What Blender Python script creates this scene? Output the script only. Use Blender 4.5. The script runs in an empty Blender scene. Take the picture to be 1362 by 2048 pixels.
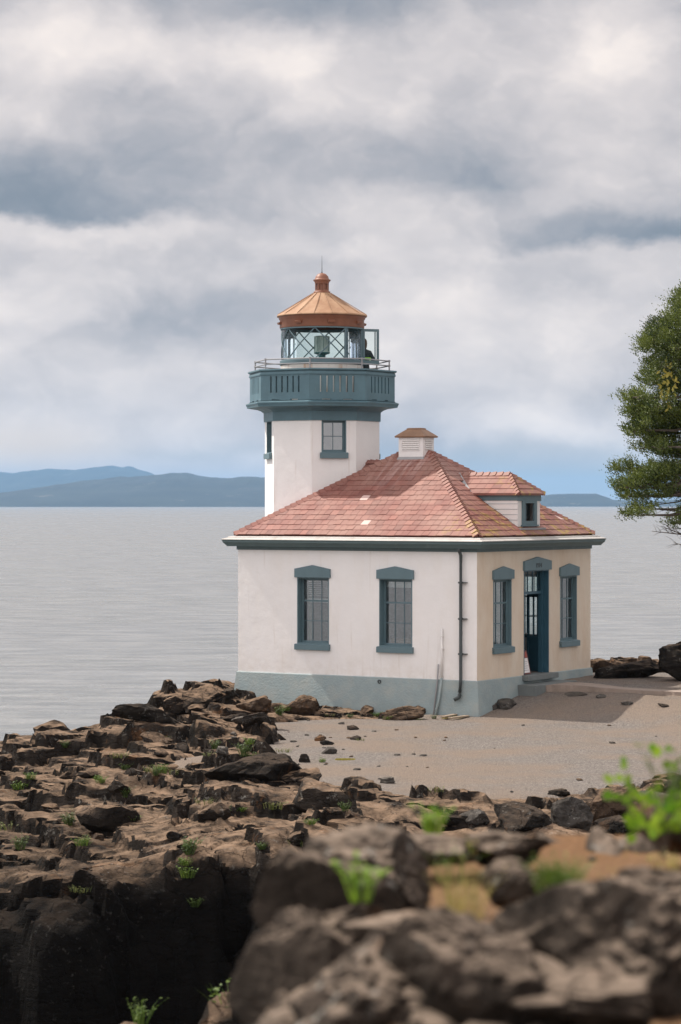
import bpy, math, random
import numpy as np
from mathutils import Vector, Matrix
R=math.radians; random.seed(7)
scn=bpy.context.scene; COL=scn.collection
# ---------------------------------------------------------------- camera
F=5200.0; CAMZ=5.34
cd=bpy.data.cameras.new('camera'); cam=bpy.data.objects.new('camera',cd); COL.objects.link(cam)
cam.location=(0,0,CAMZ); cam.rotation_euler=(R(90)-math.atan(16/F),0,0)
cd.sensor_fit='VERTICAL'; cd.sensor_height=36; cd.sensor_width=24; cd.lens=F/2048*36
cd.clip_start=0.2; cd.clip_end=90000
cd.dof.use_dof=True; cd.dof.focus_distance=66; cd.dof.aperture_fstop=3.2
scn.camera=cam
scn.view_settings.view_transform='Standard'; scn.view_settings.look='None'
scn.view_settings.exposure=0.09; scn.view_settings.gamma=1.0
# ---------------------------------------------------------------- sun
AL=R(32); CA,SA=math.cos(AL),math.sin(AL)
DL=R(2.6); EL=R(51.5)
SH=(-math.cos(DL)*CA-math.sin(DL)*SA, math.cos(DL)*SA-math.sin(DL)*CA)
sdir=Vector((SH[0]*math.cos(EL),SH[1]*math.cos(EL),math.sin(EL)))
sl=bpy.data.lights.new('sun','SUN'); sl.energy=5.0; sl.angle=R(0.6); sl.color=(1.0,0.93,0.84)
so=bpy.data.objects.new('sun',sl); COL.objects.link(so); so.location=(-60,60,90)
so.rotation_euler=sdir.to_track_quat('Z','Y').to_euler()
# ---------------------------------------------------------------- node helpers
class NT:
    def __init__(s,tree): s.t=tree; s.n=tree.nodes; s.l=tree.links
    def node(s,typ,**kw):
        n=s.n.new(typ)
        for k,v in kw.items(): setattr(n,k,v)
        return n
    def put(s,sock,v):
        if isinstance(v,bpy.types.NodeSocket): s.l.new(v,sock)
        else: sock.default_value=v
    def m(s,op,a,b=0.0,c=0.0,clamp=False):
        n=s.node('ShaderNodeMath',operation=op,use_clamp=clamp)
        s.put(n.inputs[0],a); s.put(n.inputs[1],b); s.put(n.inputs[2],c); return n.outputs[0]
    def noise(s,vec,scale,detail=4,rough=.55,dist=0.0,out=0):
        n=s.node('ShaderNodeTexNoise'); n.inputs['Scale'].default_value=scale; n.inputs['Detail'].default_value=detail
        n.inputs['Roughness'].default_value=rough; n.inputs['Distortion'].default_value=dist
        if vec is not None: s.l.new(vec,n.inputs['Vector'])
        return n.outputs[out]
    def vor(s,vec,scale,feature='F1',out='Distance'):
        n=s.node('ShaderNodeTexVoronoi',feature=feature); n.inputs['Scale'].default_value=scale
        if vec is not None: s.l.new(vec,n.inputs['Vector'])
        return n.outputs[out]
    def mapr(s,v,a,b,c=0.0,d=1.0):
        n=s.node('ShaderNodeMapRange'); s.put(n.inputs[0],v)
        for i,q in enumerate((a,b,c,d)): n.inputs[i+1].default_value=q
        return n.outputs[0]
    def mix(s,f,a,b,mode='MIX'):
        n=s.node('ShaderNodeMix',data_type='RGBA',blend_type=mode)
        s.put(n.inputs[0],f)
        for i,q in ((6,a),(7,b)):
            if isinstance(q,(tuple,list)): q=tuple(q)+((1.0,) if len(q)==3 else ())
            s.put(n.inputs[i],q)
        return n.outputs[2]
    def scale(s,vec,sc):
        n=s.node('ShaderNodeMapping'); s.l.new(vec,n.inputs['Vector']); n.inputs['Scale'].default_value=sc; return n.outputs[0]
    def bump(s,h,strength=.3,dist=.02,normal=None):
        n=s.node('ShaderNodeBump'); n.inputs['Strength'].default_value=strength; n.inputs['Distance'].default_value=dist
        s.l.new(h,n.inputs['Height'])
        if normal is not None: s.l.new(normal,n.inputs['Normal'])
        return n.outputs[0]
def newmat(name):
    m=bpy.data.materials.new(name); m.use_nodes=True; t=NT(m.node_tree)
    b=t.n['Principled BSDF']; return m,t,b
def pos(t): return t.node('ShaderNodeNewGeometry').outputs['Position']
def objc(t): return t.node('ShaderNodeTexCoord').outputs['Object']
# ---------------------------------------------------------------- world: broken cloud over the strait
w=bpy.data.worlds.new('World'); scn.world=w; w.use_nodes=True
t=NT(w.node_tree); t.n.clear()
gen=t.node('ShaderNodeTexCoord').outputs['Generated']
sep=t.node('ShaderNodeSeparateXYZ'); t.l.new(gen,sep.inputs[0])
az=t.m('ARCTAN2',sep.outputs[0],sep.outputs[1]); el=t.m('ARCSINE',sep.outputs[2])
cmb=t.node('ShaderNodeCombineXYZ'); t.l.new(az,cmb.inputs[0]); t.l.new(t.m('MULTIPLY',el,1.45),cmb.inputs[1])
v=cmb.outputs[0]
wn=t.node('ShaderNodeTexNoise'); wn.inputs['Scale'].default_value=20; wn.inputs['Detail'].default_value=5; wn.inputs['Roughness'].default_value=.6; t.l.new(v,wn.inputs['Vector'])
ws=t.node('ShaderNodeSeparateColor'); t.l.new(wn.outputs['Color'],ws.inputs[0])
azw=t.m('ADD',az,t.m('MULTIPLY',t.m('SUBTRACT',ws.outputs[0],.5),.050))
elw=t.m('ADD',el,t.m('MULTIPLY',t.m('SUBTRACT',ws.outputs[1],.5),.026))
def blob(x,y,wx,wy,amp,a=azw,e=elw):
    q=t.m('DIVIDE',t.m('SUBTRACT',a,(x-681)/F),wx/F); r=t.m('DIVIDE',t.m('SUBTRACT',e,(1008-y)/F),wy/F)
    s_=t.m('ADD',t.m('MULTIPLY',q,q),t.m('MULTIPLY',r,r))
    return t.m('MULTIPLY',t.m('EXPONENT',t.m('MULTIPLY',s_,-1.0)),amp)
acc=t.m('ADD',.775,t.m('MULTIPLY',t.m('SUBTRACT',t.noise(v,15,6,.50,.3),.5),.50))
acc=t.m('ADD',acc,t.m('MULTIPLY',t.m('SUBTRACT',t.noise(v,5,3,.5),.5),.14))
bil=t.node('ShaderNodeTexVoronoi',feature='SMOOTH_F1'); bil.inputs['Scale'].default_value=26; bil.inputs['Detail'].default_value=3; bil.inputs['Roughness'].default_value=.6
cw_=t.node('ShaderNodeCombineXYZ'); t.l.new(azw,cw_.inputs[0]); t.l.new(t.m('MULTIPLY',elw,1.45),cw_.inputs[1]); t.l.new(cw_.outputs[0],bil.inputs['Vector'])
acc=t.m('ADD',acc,t.m('MULTIPLY',t.m('SUBTRACT',.42,bil.outputs['Distance']),.30))
def shelf(x,y,wx,wy,amp,soft=14):   # a grey cloud base with a firm lower edge at y
    ed=t.mapr(elw,(1008-y-soft)/F,(1008-y+soft)/F); return t.m('MULTIPLY',blob(x,y-wy*.25,wx,wy,amp),ed)
for b in [(60,432,330,110,-.50),(1240,492,240,48,-.42),(870,392,170,70,-.34,26)]: acc=t.m('ADD',acc,shelf(*b))
for b in [(300,300,200,60,-.16),(230,180,160,60,-.12),(690,0,350,60,-.36),(0,10,70,60,-.22),(640,300,240,50,-.12),
          (1010,210,180,50,-.12),(560,590,170,60,-.12),(330,640,200,50,-.16),(1290,600,100,110,-.08),(700,880,120,40,-.12),
          (130,80,120,80,.28),(420,120,190,50,.16),(560,130,90,60,.12),(1250,100,160,70,.28),(960,600,230,60,.18),(1000,700,260,110,.20),(1120,860,190,36,.20),
          (180,460,260,28,.18),(200,540,250,40,.12),(40,610,160,50,.20),(450,760,200,40,.14),(60,880,150,34,.20),(900,500,230,30,.12),(700,200,120,60,.12)]:
    acc=t.m('ADD',acc,blob(*b))
ramp=t.node('ShaderNodeValToRGB'); t.l.new(acc,ramp.inputs[0])
cr=ramp.color_ramp; cr.interpolation='B_SPLINE'
cr.elements[0].position=0.0; cr.elements[0].color=(.19,.225,.265,1)
cr.elements[1].position=1.0; cr.elements[1].color=(.98,.88,.81,1)
for p_,c_ in ((.22,(.26,.285,.33,1)),(.45,(.475,.455,.47,1)),(.62,(.64,.595,.59,1)),(.8,(.80,.73,.70,1))):
    e=cr.elements.new(p_); e.color=c_
skyc=ramp.outputs[0]
blue=t.m('ADD',blob(1100,965,300,46,1.0,azw,el),blob(420,905,170,14,.40),clamp=True)
blue=t.m('MINIMUM',t.m('ADD',blue,blob(1000,905,260,22,.35)),.85)
skyc=t.mix(blue,skyc,(.42,.435,.43))
skyc=t.mix(blob(60,900,190,50,.8,az,el),skyc,(.84,.68,.54))
skyc=t.mix(blob(400,945,260,24,.6,az,el),skyc,(.62,.56,.54))
# added fill: unseen sky behind and above the viewer brightened to light the walls
beh=t.mapr(t.m('ADD',t.m('MULTIPLY',sep.outputs[0],.62),t.m('MULTIPLY',sep.outputs[1],.78)),.45,-.6,0,1); up=t.mapr(sep.outputs[2],.19,.40,0,1)
lift=t.m('ADD',1.0,t.m('ADD',t.m('MULTIPLY',beh,.84),t.m('MULTIPLY',up,.35)))
n=t.node('ShaderNodeVectorMath',operation='SCALE'); t.l.new(skyc,n.inputs[0]); t.l.new(lift,n.inputs['Scale'])
bgc=t.node('ShaderNodeBackground'); t.l.new(n.outputs[0],bgc.inputs[0]); bgc.inputs[1].default_value=1.0
sk=t.node('ShaderNodeTexSky',sky_type='NISHITA',sun_disc=False,sun_elevation=EL); sk.sun_rotation=math.atan2(SH[0],SH[1])
bgs=t.node('ShaderNodeBackground'); t.l.new(sk.outputs[0],bgs.inputs[0]); bgs.inputs[1].default_value=.1
mx=t.node('ShaderNodeMixShader'); mx.inputs[0].default_value=.96
t.l.new(bgs.outputs[0],mx.inputs[1]); t.l.new(bgc.outputs[0],mx.inputs[2])
wo=t.node('ShaderNodeOutputWorld'); t.l.new(mx.outputs[0],wo.inputs[0])
w.cycles.sampling_method='MANUAL'; w.cycles.sample_map_resolution=1024
scn.cycles.max_bounces=8; scn.cycles.transparent_max_bounces=24; scn.cycles.volume_bounces=1
# ---------------------------------------------------------------- materials
def mat_paint(name,col,rough=.55,var=.12,dirt=None,dscale=3,dlo=.55,dhi=.75,damt=.5,bump=.06,bscale=60,streak=False):
    m,t,b=newmat(name); p=objc(t)
    c=t.mix(t.mapr(t.noise(p,2.3,5,.6),.3,.7),tuple(x*(1-var) for x in col),tuple(min(1,x*(1+var*.6)) for x in col))
    if dirt:
        q=t.scale(p,(1,1,.18)) if streak else p
        c=t.mix(t.m('MULTIPLY',t.mapr(t.noise(q,dscale,6,.65),dlo,dhi),damt),c,dirt)
    t.l.new(c,b.inputs['Base Color']); b.inputs['Roughness'].default_value=rough
    t.l.new(t.bump(t.noise(p,bscale,3,.6),.5,bump*.05),b.inputs['Normal']); return m
M={}
def mat_wall(name,base,stain,samt,lo,hi):
    m,t,b=newmat(name); p=objc(t)
    c=t.mix(t.mapr(t.noise(p,1.1,6,.6),.3,.72),tuple(x*.93 for x in base),base)
    c=t.mix(t.m('MULTIPLY',t.mapr(t.noise(t.scale(p,(1,1,.35)),1.6,6,.65),lo,hi),samt),c,stain)
    c=t.mix(t.m('MULTIPLY',t.mapr(t.noise(p,14,4,.7),.62,.8),.18),c,(.5,.45,.4))
    # hairline crack and splash grime near the plinth
    run_=t.mapr(t.noise(t.scale(p,(7,7,.45)),1.0,5,.6),.60,.72); c=t.mix(t.m('MULTIPLY',run_,.30),c,(.50,.42,.34))
    sp=t.node('ShaderNodeSeparateXYZ'); t.l.new(p,sp.inputs[0])
    low=t.m('MULTIPLY',t.mapr(sp.outputs[2],1.5,.85),t.mapr(t.noise(p,5,5,.6),.4,.7))
    c=t.mix(t.m('MULTIPLY',low,.32),c,(.52,.44,.36))
    t.l.new(c,b.inputs['Base Color']); b.inputs['Roughness'].default_value=.8
    h=t.m('ADD',t.m('MULTIPLY',t.noise(p,3.5,3,.5),1.0),t.m('MULTIPLY',t.noise(p,45,4,.7),.16))
    t.l.new(t.bump(h,.55,.02),b.inputs['Normal']); return m
M['wall']=mat_wall('stucco_white',(.84,.822,.81),(.74,.68,.61),.35,.45,.75)
M['wall_shade']=mat_wall('stucco_shade_tan',(.70,.61,.50),(.55,.40,.27),.6,.42,.72)  # warm shade of the white wall put into its base colour, plus staining
M['tower']=mat_wall('stucco_tower',(.84,.83,.82),(.72,.68,.62),.2,.5,.8)
M['plinth']=mat_paint('plinth_paint',(.27,.335,.345),.8,.10,(.36,.37,.34),2.2,.45,.7,.55,.5,20)
M['trim']=mat_paint('blue_trim',(.105,.17,.195),.5,.10,(.22,.27,.28),5,.6,.8,.35)
M['gal']=mat_paint('gallery_paint',(.085,.165,.20),.5,.16,(.45,.47,.46),9,.68,.76,.7)
M['cornice']=mat_paint('cornice_green',(.085,.13,.135),.5,.12,(.30,.33,.32),4,.6,.8,.3)
M['metal']=mat_paint('gutter_metal',(.50,.48,.455),.45,.12,(.30,.25,.20),2.5,.5,.75,.55)
M['lead']=mat_paint('lead_flashing',(.30,.30,.31),.5,.12)
M['dark']=mat_paint('dark_pipe',(.05,.062,.065),.45,.2,(.11,.15,.15),6,.6,.7,.6)
M['white']=mat_paint('white_paint',(.74,.72,.70),.5,.08,(.45,.38,.30),6,.6,.8,.4,streak=True)
M['cupola']=mat_paint('cupola_white',(.78,.76,.75),.5,.06,(.4,.38,.36),6,.62,.8,.3)
M['rust']=mat_paint('rusty_white',(.66,.64,.60),.6,.1,(.42,.22,.10),4,.52,.66,.8,streak=True)
M['wood']=mat_paint('old_wood',(.28,.22,.16),.8,.25)
M['step']=mat_paint('step_concrete',(.16,.18,.18),.85,.15)
M['inside']=mat_paint('inside_plaster',(.26,.28,.26),.8,.1)
M['floor']=mat_paint('inside_floor',(.10,.08,.07),.7,.1)
M['door']=mat_paint('door_blue',(.035,.095,.135),.4,.12)
def mat_copper(name,c1,c2,rough):
    m,t,b=newmat(name); p=objc(t)
    a=t.mapr(t.noise(t.scale(p,(1,1,.5)),2.2,6,.65),.35,.68)
    c=t.mix(a,c1,c2); c=t.mix(t.m('MULTIPLY',t.mapr(t.noise(p,9,5,.7),.55,.72),.55),c,(.23,.10,.06))
    t.l.new(c,b.inputs['Base Color']); b.inputs['Roughness'].default_value=rough; b.inputs['Metallic'].default_value=.0
    t.l.new(t.bump(t.noise(p,14,4,.6),.3,.01),b.inputs['Normal']); return m
M['cop']=mat_copper('copper_roof',(.30,.165,.09),(.42,.27,.165),.75)
M['cop2']=mat_copper('copper_band',(.21,.085,.05),(.28,.12,.07),.5)
M['capcop']=mat_copper('cupola_copper',(.20,.115,.07),(.30,.18,.11),.6)
def mat_glass(name,tint,refl,rough=.0,wav=0.0):
    m,t,b=newmat(name); t.n.remove(b)
    tr=t.node('ShaderNodeBsdfTransparent'); tr.inputs[0].default_value=tint+(1,)
    gl=t.node('ShaderNodeBsdfGlossy'); gl.inputs['Roughness'].default_value=rough; gl.inputs[0].default_value=(.9,.95,1,1)
    if wav: t.l.new(t.bump(t.noise(objc(t),2.2,3,.55),.6,wav),gl.inputs['Normal'])
    fr=t.node('ShaderNodeFresnel'); fr.inputs[0].default_value=1.5
    mx=t.node('ShaderNodeMixShader'); t.l.new(t.m('ADD',fr.outputs[0],refl,clamp=True),mx.inputs[0])
    t.l.new(tr.outputs[0],mx.inputs[1]); t.l.new(gl.outputs[0],mx.inputs[2])
    t.l.new(mx.outputs[0],t.n['Material Output'].inputs[0]); return m
M['glass']=mat_glass('window_glass',(.66,.74,.74),.20,.02,.008)
M['lglass']=mat_glass('lantern_glass',(.86,.94,.92),-.035)
M['lens']=mat_paint('beacon_lens',(.60,.70,.67),.25,.25,(.12,.2,.2),8,.5,.6,.5,streak=True)
M['teal']=mat_paint('beacon_teal',(.05,.17,.18),.5,.15)
# roof slates
def mat_slate(name):
    m,t,b=newmat(name); p=objc(t)
    at=t.node('ShaderNodeAttribute'); at.attribute_name='tone'
    tone=at.outputs['Fac']
    c=t.mix(tone,(.15,.050,.040),(.28,.108,.082))
    c=t.mix(t.m('MULTIPLY',t.mapr(t.noise(p,.9,4,.6),.4,.68),.8),c,(.30,.165,.13))
    c=t.mix(t.mapr(tone,.965,.985),c,(.60,.42,.38))
    sp=t.node('ShaderNodeSeparateXYZ'); t.l.new(p,sp.inputs[0])
    # pale lime run-off under the cupola
    x=sp.outputs[0]; z=sp.outputs[2]
    st=t.m('MULTIPLY',t.mapr(t.noise(t.scale(p,(4.5,.35,.35)),1.3,4,.6),.48,.62),t.mapr(z,5.6,6.4))
    st=t.m('MULTIPLY',st,t.mapr(t.m('ABSOLUTE',t.m('ADD',x,.1)),1.0,.35))
    c=t.mix(t.m('MULTIPLY',st,.6),c,(.52,.36,.33))
    # lichen on the weather side
    li=t.m('MULTIPLY',t.mapr(t.noise(p,3.2,7,.72),.52,.60),t.mapr(x,2.3,3.3))
    c=t.mix(t.m('MULTIPLY',li,.9),c,(.34,.23,.05))
    gr=t.mapr(t.noise(p,26,4,.7),.6,.75); c=t.mix(t.m('MULTIPLY',gr,.35),c,(.15,.10,.09))
    t.l.new(c,b.inputs['Base Color']); b.inputs['Roughness'].default_value=.62
    t.l.new(t.bump(t.noise(p,40,4,.7),.4,.006),b.inputs['Normal']); return m
M['slate']=mat_slate('red_slate')
# rock, gravel, soil
def mat_rock(name,dark,mid,tan,dust_light_amt=.6,lichen=.35,sc=1.0,orange=.3,bs=1.0):
    m,t,b=newmat(name); p=pos(t)
    c=t.mix(t.mapr(t.noise(p,1.4*sc,7,.65),.36,.66),dark,mid)
    nz=t.node('ShaderNodeSeparateXYZ'); t.l.new(t.node('ShaderNodeNewGeometry').outputs['Normal'],nz.inputs[0])
    dust_light=t.m('MULTIPLY',t.mapr(nz.outputs[2],.60,.92),t.mapr(t.noise(p,2.1*sc,6,.7),.36,.58))  # sunlit tops painted onto upward faces, together with tan soil
    c=t.mix(t.m('MULTIPLY',dust_light,dust_light_amt),c,tan)
    c=t.mix(t.m('MULTIPLY',t.mapr(t.noise(p,1.0*sc,5,.7,.4),.60,.68),orange),c,(.26,.115,.04))
    pz=t.node('ShaderNodeSeparateXYZ'); t.l.new(p,pz.inputs[0])
    gully_shade=t.m('MULTIPLY',t.mapr(t.m('ADD',pz.outputs[2],t.m('MULTIPLY',t.noise(p,1.2,4),1.2)),.25,-.45),t.mapr(pz.outputs[1],30,36))  # deep gully shade painted near black into the low rock
    c=t.mix(t.m('MULTIPLY',gully_shade,.93),c,(.005,.0048,.0045))
    li=t.m('MULTIPLY',t.mapr(t.noise(p,8*sc,5,.75),.58,.66),t.mapr(t.noise(p,.7*sc,3),.46,.58))
    c=t.mix(t.m('MULTIPLY',t.m('MULTIPLY',li,lichen),t.m('SUBTRACT',1,t.m('MULTIPLY',gully_shade,.8))),c,(.34,.33,.30))
    pw=t.node('ShaderNodeVectorMath',operation='ADD'); t.l.new(p,pw.inputs[0]); sv_=t.node('ShaderNodeVectorMath',operation='SCALE'); t.l.new(t.noise(p,2.5*sc,4,.6,out=1),sv_.inputs[0]); sv_.inputs['Scale'].default_value=.55/sc; t.l.new(sv_.outputs[0],pw.inputs[1])
    cr=t.mapr(t.vor(t.scale(pw.outputs[0],(1,1,2.2)),1.7*sc,'DISTANCE_TO_EDGE'),.0,.03)
    c=t.mix(t.m('MULTIPLY',t.m('SUBTRACT',1,cr),.45),c,tuple(x*.35 for x in dark))
    t.l.new(c,b.inputs['Base Color']); b.inputs['Roughness'].default_value=.9; b.inputs['Specular IOR Level'].default_value=.08
    rg=t.node('ShaderNodeTexNoise',noise_type='RIDGED_MULTIFRACTAL'); rg.inputs['Scale'].default_value=2.2*sc; rg.inputs['Detail'].default_value=5; rg.inputs['Roughness'].default_value=.62; t.l.new(pw.outputs[0],rg.inputs['Vector'])
    h=t.m('ADD',t.m('ADD',t.m('MULTIPLY',rg.outputs[0],.9),t.m('MULTIPLY',t.noise(p,5*sc,8,.72),.8)),t.m('MULTIPLY',t.noise(t.scale(p,(.6,.6,3)),4*sc,6,.7),.6))
    h=t.m('ADD',h,t.m('MULTIPLY',cr,.25))
    t.l.new(t.bump(h,.9,.16/sc*bs),b.inputs['Normal']); return m
M['rock']=mat_rock('shore_rock',(.012,.0105,.009),(.042,.033,.027),(.29,.20,.135),.97,.5,1.0)
M['rockd']=mat_rock('dark_rock',(.012,.011,.010),(.04,.034,.029),(.13,.095,.07),.6,.5,1.0,.2)
M['rockl']=mat_rock('tan_rock',(.045,.032,.024),(.12,.082,.056),(.28,.19,.125),.7,.2,1.2,.5)
M['rockg']=mat_rock('grey_speckled_rock',(.05,.045,.04),(.12,.11,.10),(.17,.145,.12),.4,.9,2.0,.1)
M['rockf']=mat_rock('near_rock',(.009,.0075,.006),(.10,.079,.064),(.34,.265,.205),.85,1.0,1.7,.35,.8)
def mat_gravel(name,c1,c2,soil,sc):
    m,t,b=newmat(name); p=pos(t)
    v=t.node('ShaderNodeTexVoronoi'); v.inputs['Scale'].default_value=28*sc; t.l.new(p,v.inputs['Vector'])
    sv=t.node('ShaderNodeSeparateColor'); t.l.new(v.outputs['Color'],sv.inputs[0])
    c=t.mix(sv.outputs[0],c1,c2)
    c=t.mix(t.m('MULTIPLY',t.mapr(t.noise(p,.30,5,.6),.42,.58),.95),c,soil)
    c=t.mix(t.m('MULTIPLY',t.mapr(t.noise(p,1.3,6,.7),.55,.7),.35),c,tuple(x*.6 for x in soil))
    c=t.mix(t.mapr(t.noise(p,60*sc,3,.6),.3,.75),tuple(x*.55 for x in c1),c)
    t.l.new(c,b.inputs['Base Color']); b.inputs['Roughness'].default_value=.95; b.inputs['Specular IOR Level'].default_value=.1
    h=t.m('ADD',t.noise(p,22*sc,5,.75),t.m('MULTIPLY',v.outputs[0],-.6))
    t.l.new(t.bump(h,1.0,.05/sc),b.inputs['Normal']); return m
M['gravel']=mat_gravel('gravel_mat',(.20,.178,.162),(.50,.45,.405),(.42,.325,.25),1.0)
M['soil']=mat_gravel('sandy_soil_mat',(.25,.15,.085),(.50,.32,.19),(.38,.205,.10),2.2)
M['path']=mat_paint('path_concrete',(.30,.24,.20),.9,.15,(.2,.17,.14),3,.5,.7,.5,.6,40)
def mat_leaf(name,c1,c2,tr=.3,sc=6):
    m,t,b=newmat(name); p=pos(t)
    at=t.node('ShaderNodeAttribute'); at.attribute_name='tone'
    c=t.mix(at.outputs['Fac'],c1,c2); c=t.mix(t.m('MULTIPLY',t.mapr(t.noise(p,sc,3),.5,.65),.35),c,tuple(x*.55 for x in c1))
    t.l.new(c,b.inputs['Base Color']); b.inputs['Roughness'].default_value=.55
    tl=t.node('ShaderNodeBsdfTranslucent'); t.l.new(c,tl.inputs[0])
    mx=t.node('ShaderNodeMixShader'); mx.inputs[0].default_value=tr
    t.l.new(b.outputs[0],mx.inputs[1]); t.l.new(tl.outputs[0],mx.inputs[2]); t.l.new(mx.outputs[0],t.n['Material Output'].inputs[0]); return m
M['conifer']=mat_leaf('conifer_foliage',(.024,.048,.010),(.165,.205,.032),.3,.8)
M['grass']=mat_leaf('fresh_grass',(.045,.10,.012),(.15,.22,.03),.35,20)
M['drygrass']=mat_leaf('dry_grass',(.22,.24,.05),(.50,.38,.14),.4,20)
M['lime']=mat_leaf('lime_leaves',(.10,.24,.012),(.28,.42,.03),.4,20)
M['moss']=mat_leaf('yellow_moss',(.30,.26,.04),(.42,.36,.07),.1,20)
M['bark']=mat_paint('bark',(.085,.065,.05),.9,.3,(.2,.18,.16),6,.5,.7,.5,.8,30)
# ---------------------------------------------------------------- mesh helpers
def tag(o,label=None,cat=None,group=None,kind=None):
    if label: o['label']=label
    if cat: o['category']=cat
    if group: o['group']=group
    if kind: o['kind']=kind
    return o
def empty(name,loc=(0,0,0),rz=0,parent=None):
    o=bpy.data.objects.new(name,None); COL.objects.link(o); o.location=loc; o.rotation_euler=(0,0,rz); o.parent=parent
    o.empty_display_size=.2; return o
def link(name,me,mat,parent=None,loc=None,rz=None):
    o=bpy.data.objects.new(name,me); COL.objects.link(o)
    if mat and not me.materials: me.materials.append(mat)
    o.parent=parent
    if loc is not None: o.location=loc
    if rz is not None: o.rotation_euler=(0,0,rz)
    return o
class MB:
    def __init__(s): s.v=[]; s.f=[]; s.t=[]
    def add(s,vs,fs,tone=0.5):
        o=len(s.v); s.v+=[tuple(q) for q in vs]; s.f+=[tuple(i+o for i in f) for f in fs]; s.t+=[tone]*len(fs); return s
    def box(s,x0,x1,y0,y1,z0,z1,tone=.5):
        vs=[(x,y,z) for z in (z0,z1) for y in (y0,y1) for x in (x0,x1)]
        return s.add(vs,[(0,2,3,1),(4,5,7,6),(0,1,5,4),(1,3,7,5),(3,2,6,7),(2,0,4,6)],tone)
    def prism(s,poly,fn,h0,h1,tone=.5):
        n=len(poly); vs=[fn(p,h0) for p in poly]+[fn(p,h1) for p in poly]
        fs=[tuple(range(n))[::-1],tuple(range(n,2*n))]+[(i,(i+1)%n,n+(i+1)%n,n+i) for i in range(n)]
        return s.add(vs,fs,tone)
    def loft(s,rings,closed=True,cap0=False,cap1=False,tone=.5):
        n=len(rings[0]); vs=[p for r in rings for p in r]; fs=[]
        for k in range(len(rings)-1):
            for i in range(n if closed else n-1):
                j=(i+1)%n; fs.append((k*n+i,k*n+j,(k+1)*n+j,(k+1)*n+i))
        if cap0: fs.append(tuple(range(n))[::-1])
        if cap1: fs.append(tuple(range((len(rings)-1)*n,len(rings)*n)))
        return s.add(vs,fs,tone)
    def lathe(s,prof,n=48,c=(0,0),cap0=False,cap1=False):
        return s.loft([[(c[0]+r*math.cos(2*math.pi*i/n),c[1]+r*math.sin(2*math.pi*i/n),z) for i in range(n)] for r,z in prof],True,cap0,cap1)
    def tube(s,pts,r,n=8,tone=.5):
        pts=[Vector(p) for p in pts]; rings=[]
        rs=r if isinstance(r,(list,tuple)) else [r]*len(pts)
        up=Vector((0,0,1))
        for i,p in enumerate(pts):
            d=(pts[min(i+1,len(pts)-1)]-pts[max(i-1,0)]).normalized()
            a=d.cross(up)
            if a.length<.05: a=d.cross(Vector((1,0,0)))
            a.normalize(); b=d.cross(a)
            rings.append([tuple(p+(a*math.cos(2*math.pi*k/n)+b*math.sin(2*math.pi*k/n))*rs[i]) for k in range(n)])
        return s.loft(rings,True,True,True,tone)
    def build(s,name,mat,parent=None,smooth=False,bevel=0,loc=None,rz=None):
        me=bpy.data.meshes.new(name); me.from_pydata(s.v,[],s.f); me.update()
        a=me.attributes.new('tone','FLOAT','FACE'); a.data.foreach_set('value',s.t)
        if smooth: me.shade_smooth()
        o=link(name,me,mat,parent,loc,rz)
        if smooth=='auto':
            pass
        if bevel:
            b=o.modifiers.new('bevel','BEVEL'); b.width=bevel; b.segments=2; b.limit_method='ANGLE'; b.angle_limit=R(40)
        return o
def autosmooth(o,ang=35):
    me=o.data; me.shade_smooth()
    try: me.set_sharp_from_angle(angle=R(ang))
    except Exception: pass
    return o
def at(x,y,Y): return Vector(((x-681)/F*Y,Y,CAMZ-(y-1008)/F*Y))
# ---------------------------------------------------------------- numpy noise for the terrain
def h2(ix,iy,s):
    n=(ix.astype(np.int64)*374761393+iy.astype(np.int64)*668265263+s*982451653)&0xffffffff
    n=((n^(n>>13))*1274126177)&0xffffffff; n=(n^(n>>16))&0xffffffff
    return n/4294967296.0
def vnoise(x,y,s):
    ix=np.floor(x); iy=np.floor(y); fx=x-ix; fy=y-iy; fx=fx*fx*(3-2*fx); fy=fy*fy*(3-2*fy)
    a=h2(ix,iy,s); b=h2(ix+1,iy,s); c=h2(ix,iy+1,s); d=h2(ix+1,iy+1,s)
    return (a*(1-fx)+b*fx)*(1-fy)+(c*(1-fx)+d*fx)*fy-.5
def fbm(x,y,s,o=4):
    r=0; a=1
    for k in range(o): r=r+a*vnoise(x*2**k+k*13.1,y*2**k-k*7.7,s+k); a*=.5
    return r
def cells(x,y,s,tilt=.6,crack=.25,cw=.06):
    ix=np.floor(x); iy=np.floor(y); d1=np.full(x.shape,9.); d2=np.full(x.shape,9.); H=np.zeros(x.shape)
    for dx in (-1,0,1):
        for dy in (-1,0,1):
            cx=ix+dx; cy=iy+dy
            px=cx+h2(cx,cy,s); py=cy+h2(cx,cy,s+1); d=np.hypot(x-px,y-py)
            hh=h2(cx,cy,s+2)-.5+tilt*((h2(cx,cy,s+3)-.5)*(x-px)+(h2(cx,cy,s+4)-.25)*(y-py))*2
            nw=d<d1; d2=np.where(nw,d1,np.minimum(d2,d)); H=np.where(nw,hh,H); d1=np.where(nw,d,d1)
    return H-crack*np.exp(-(d2-d1)/cw)
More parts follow.
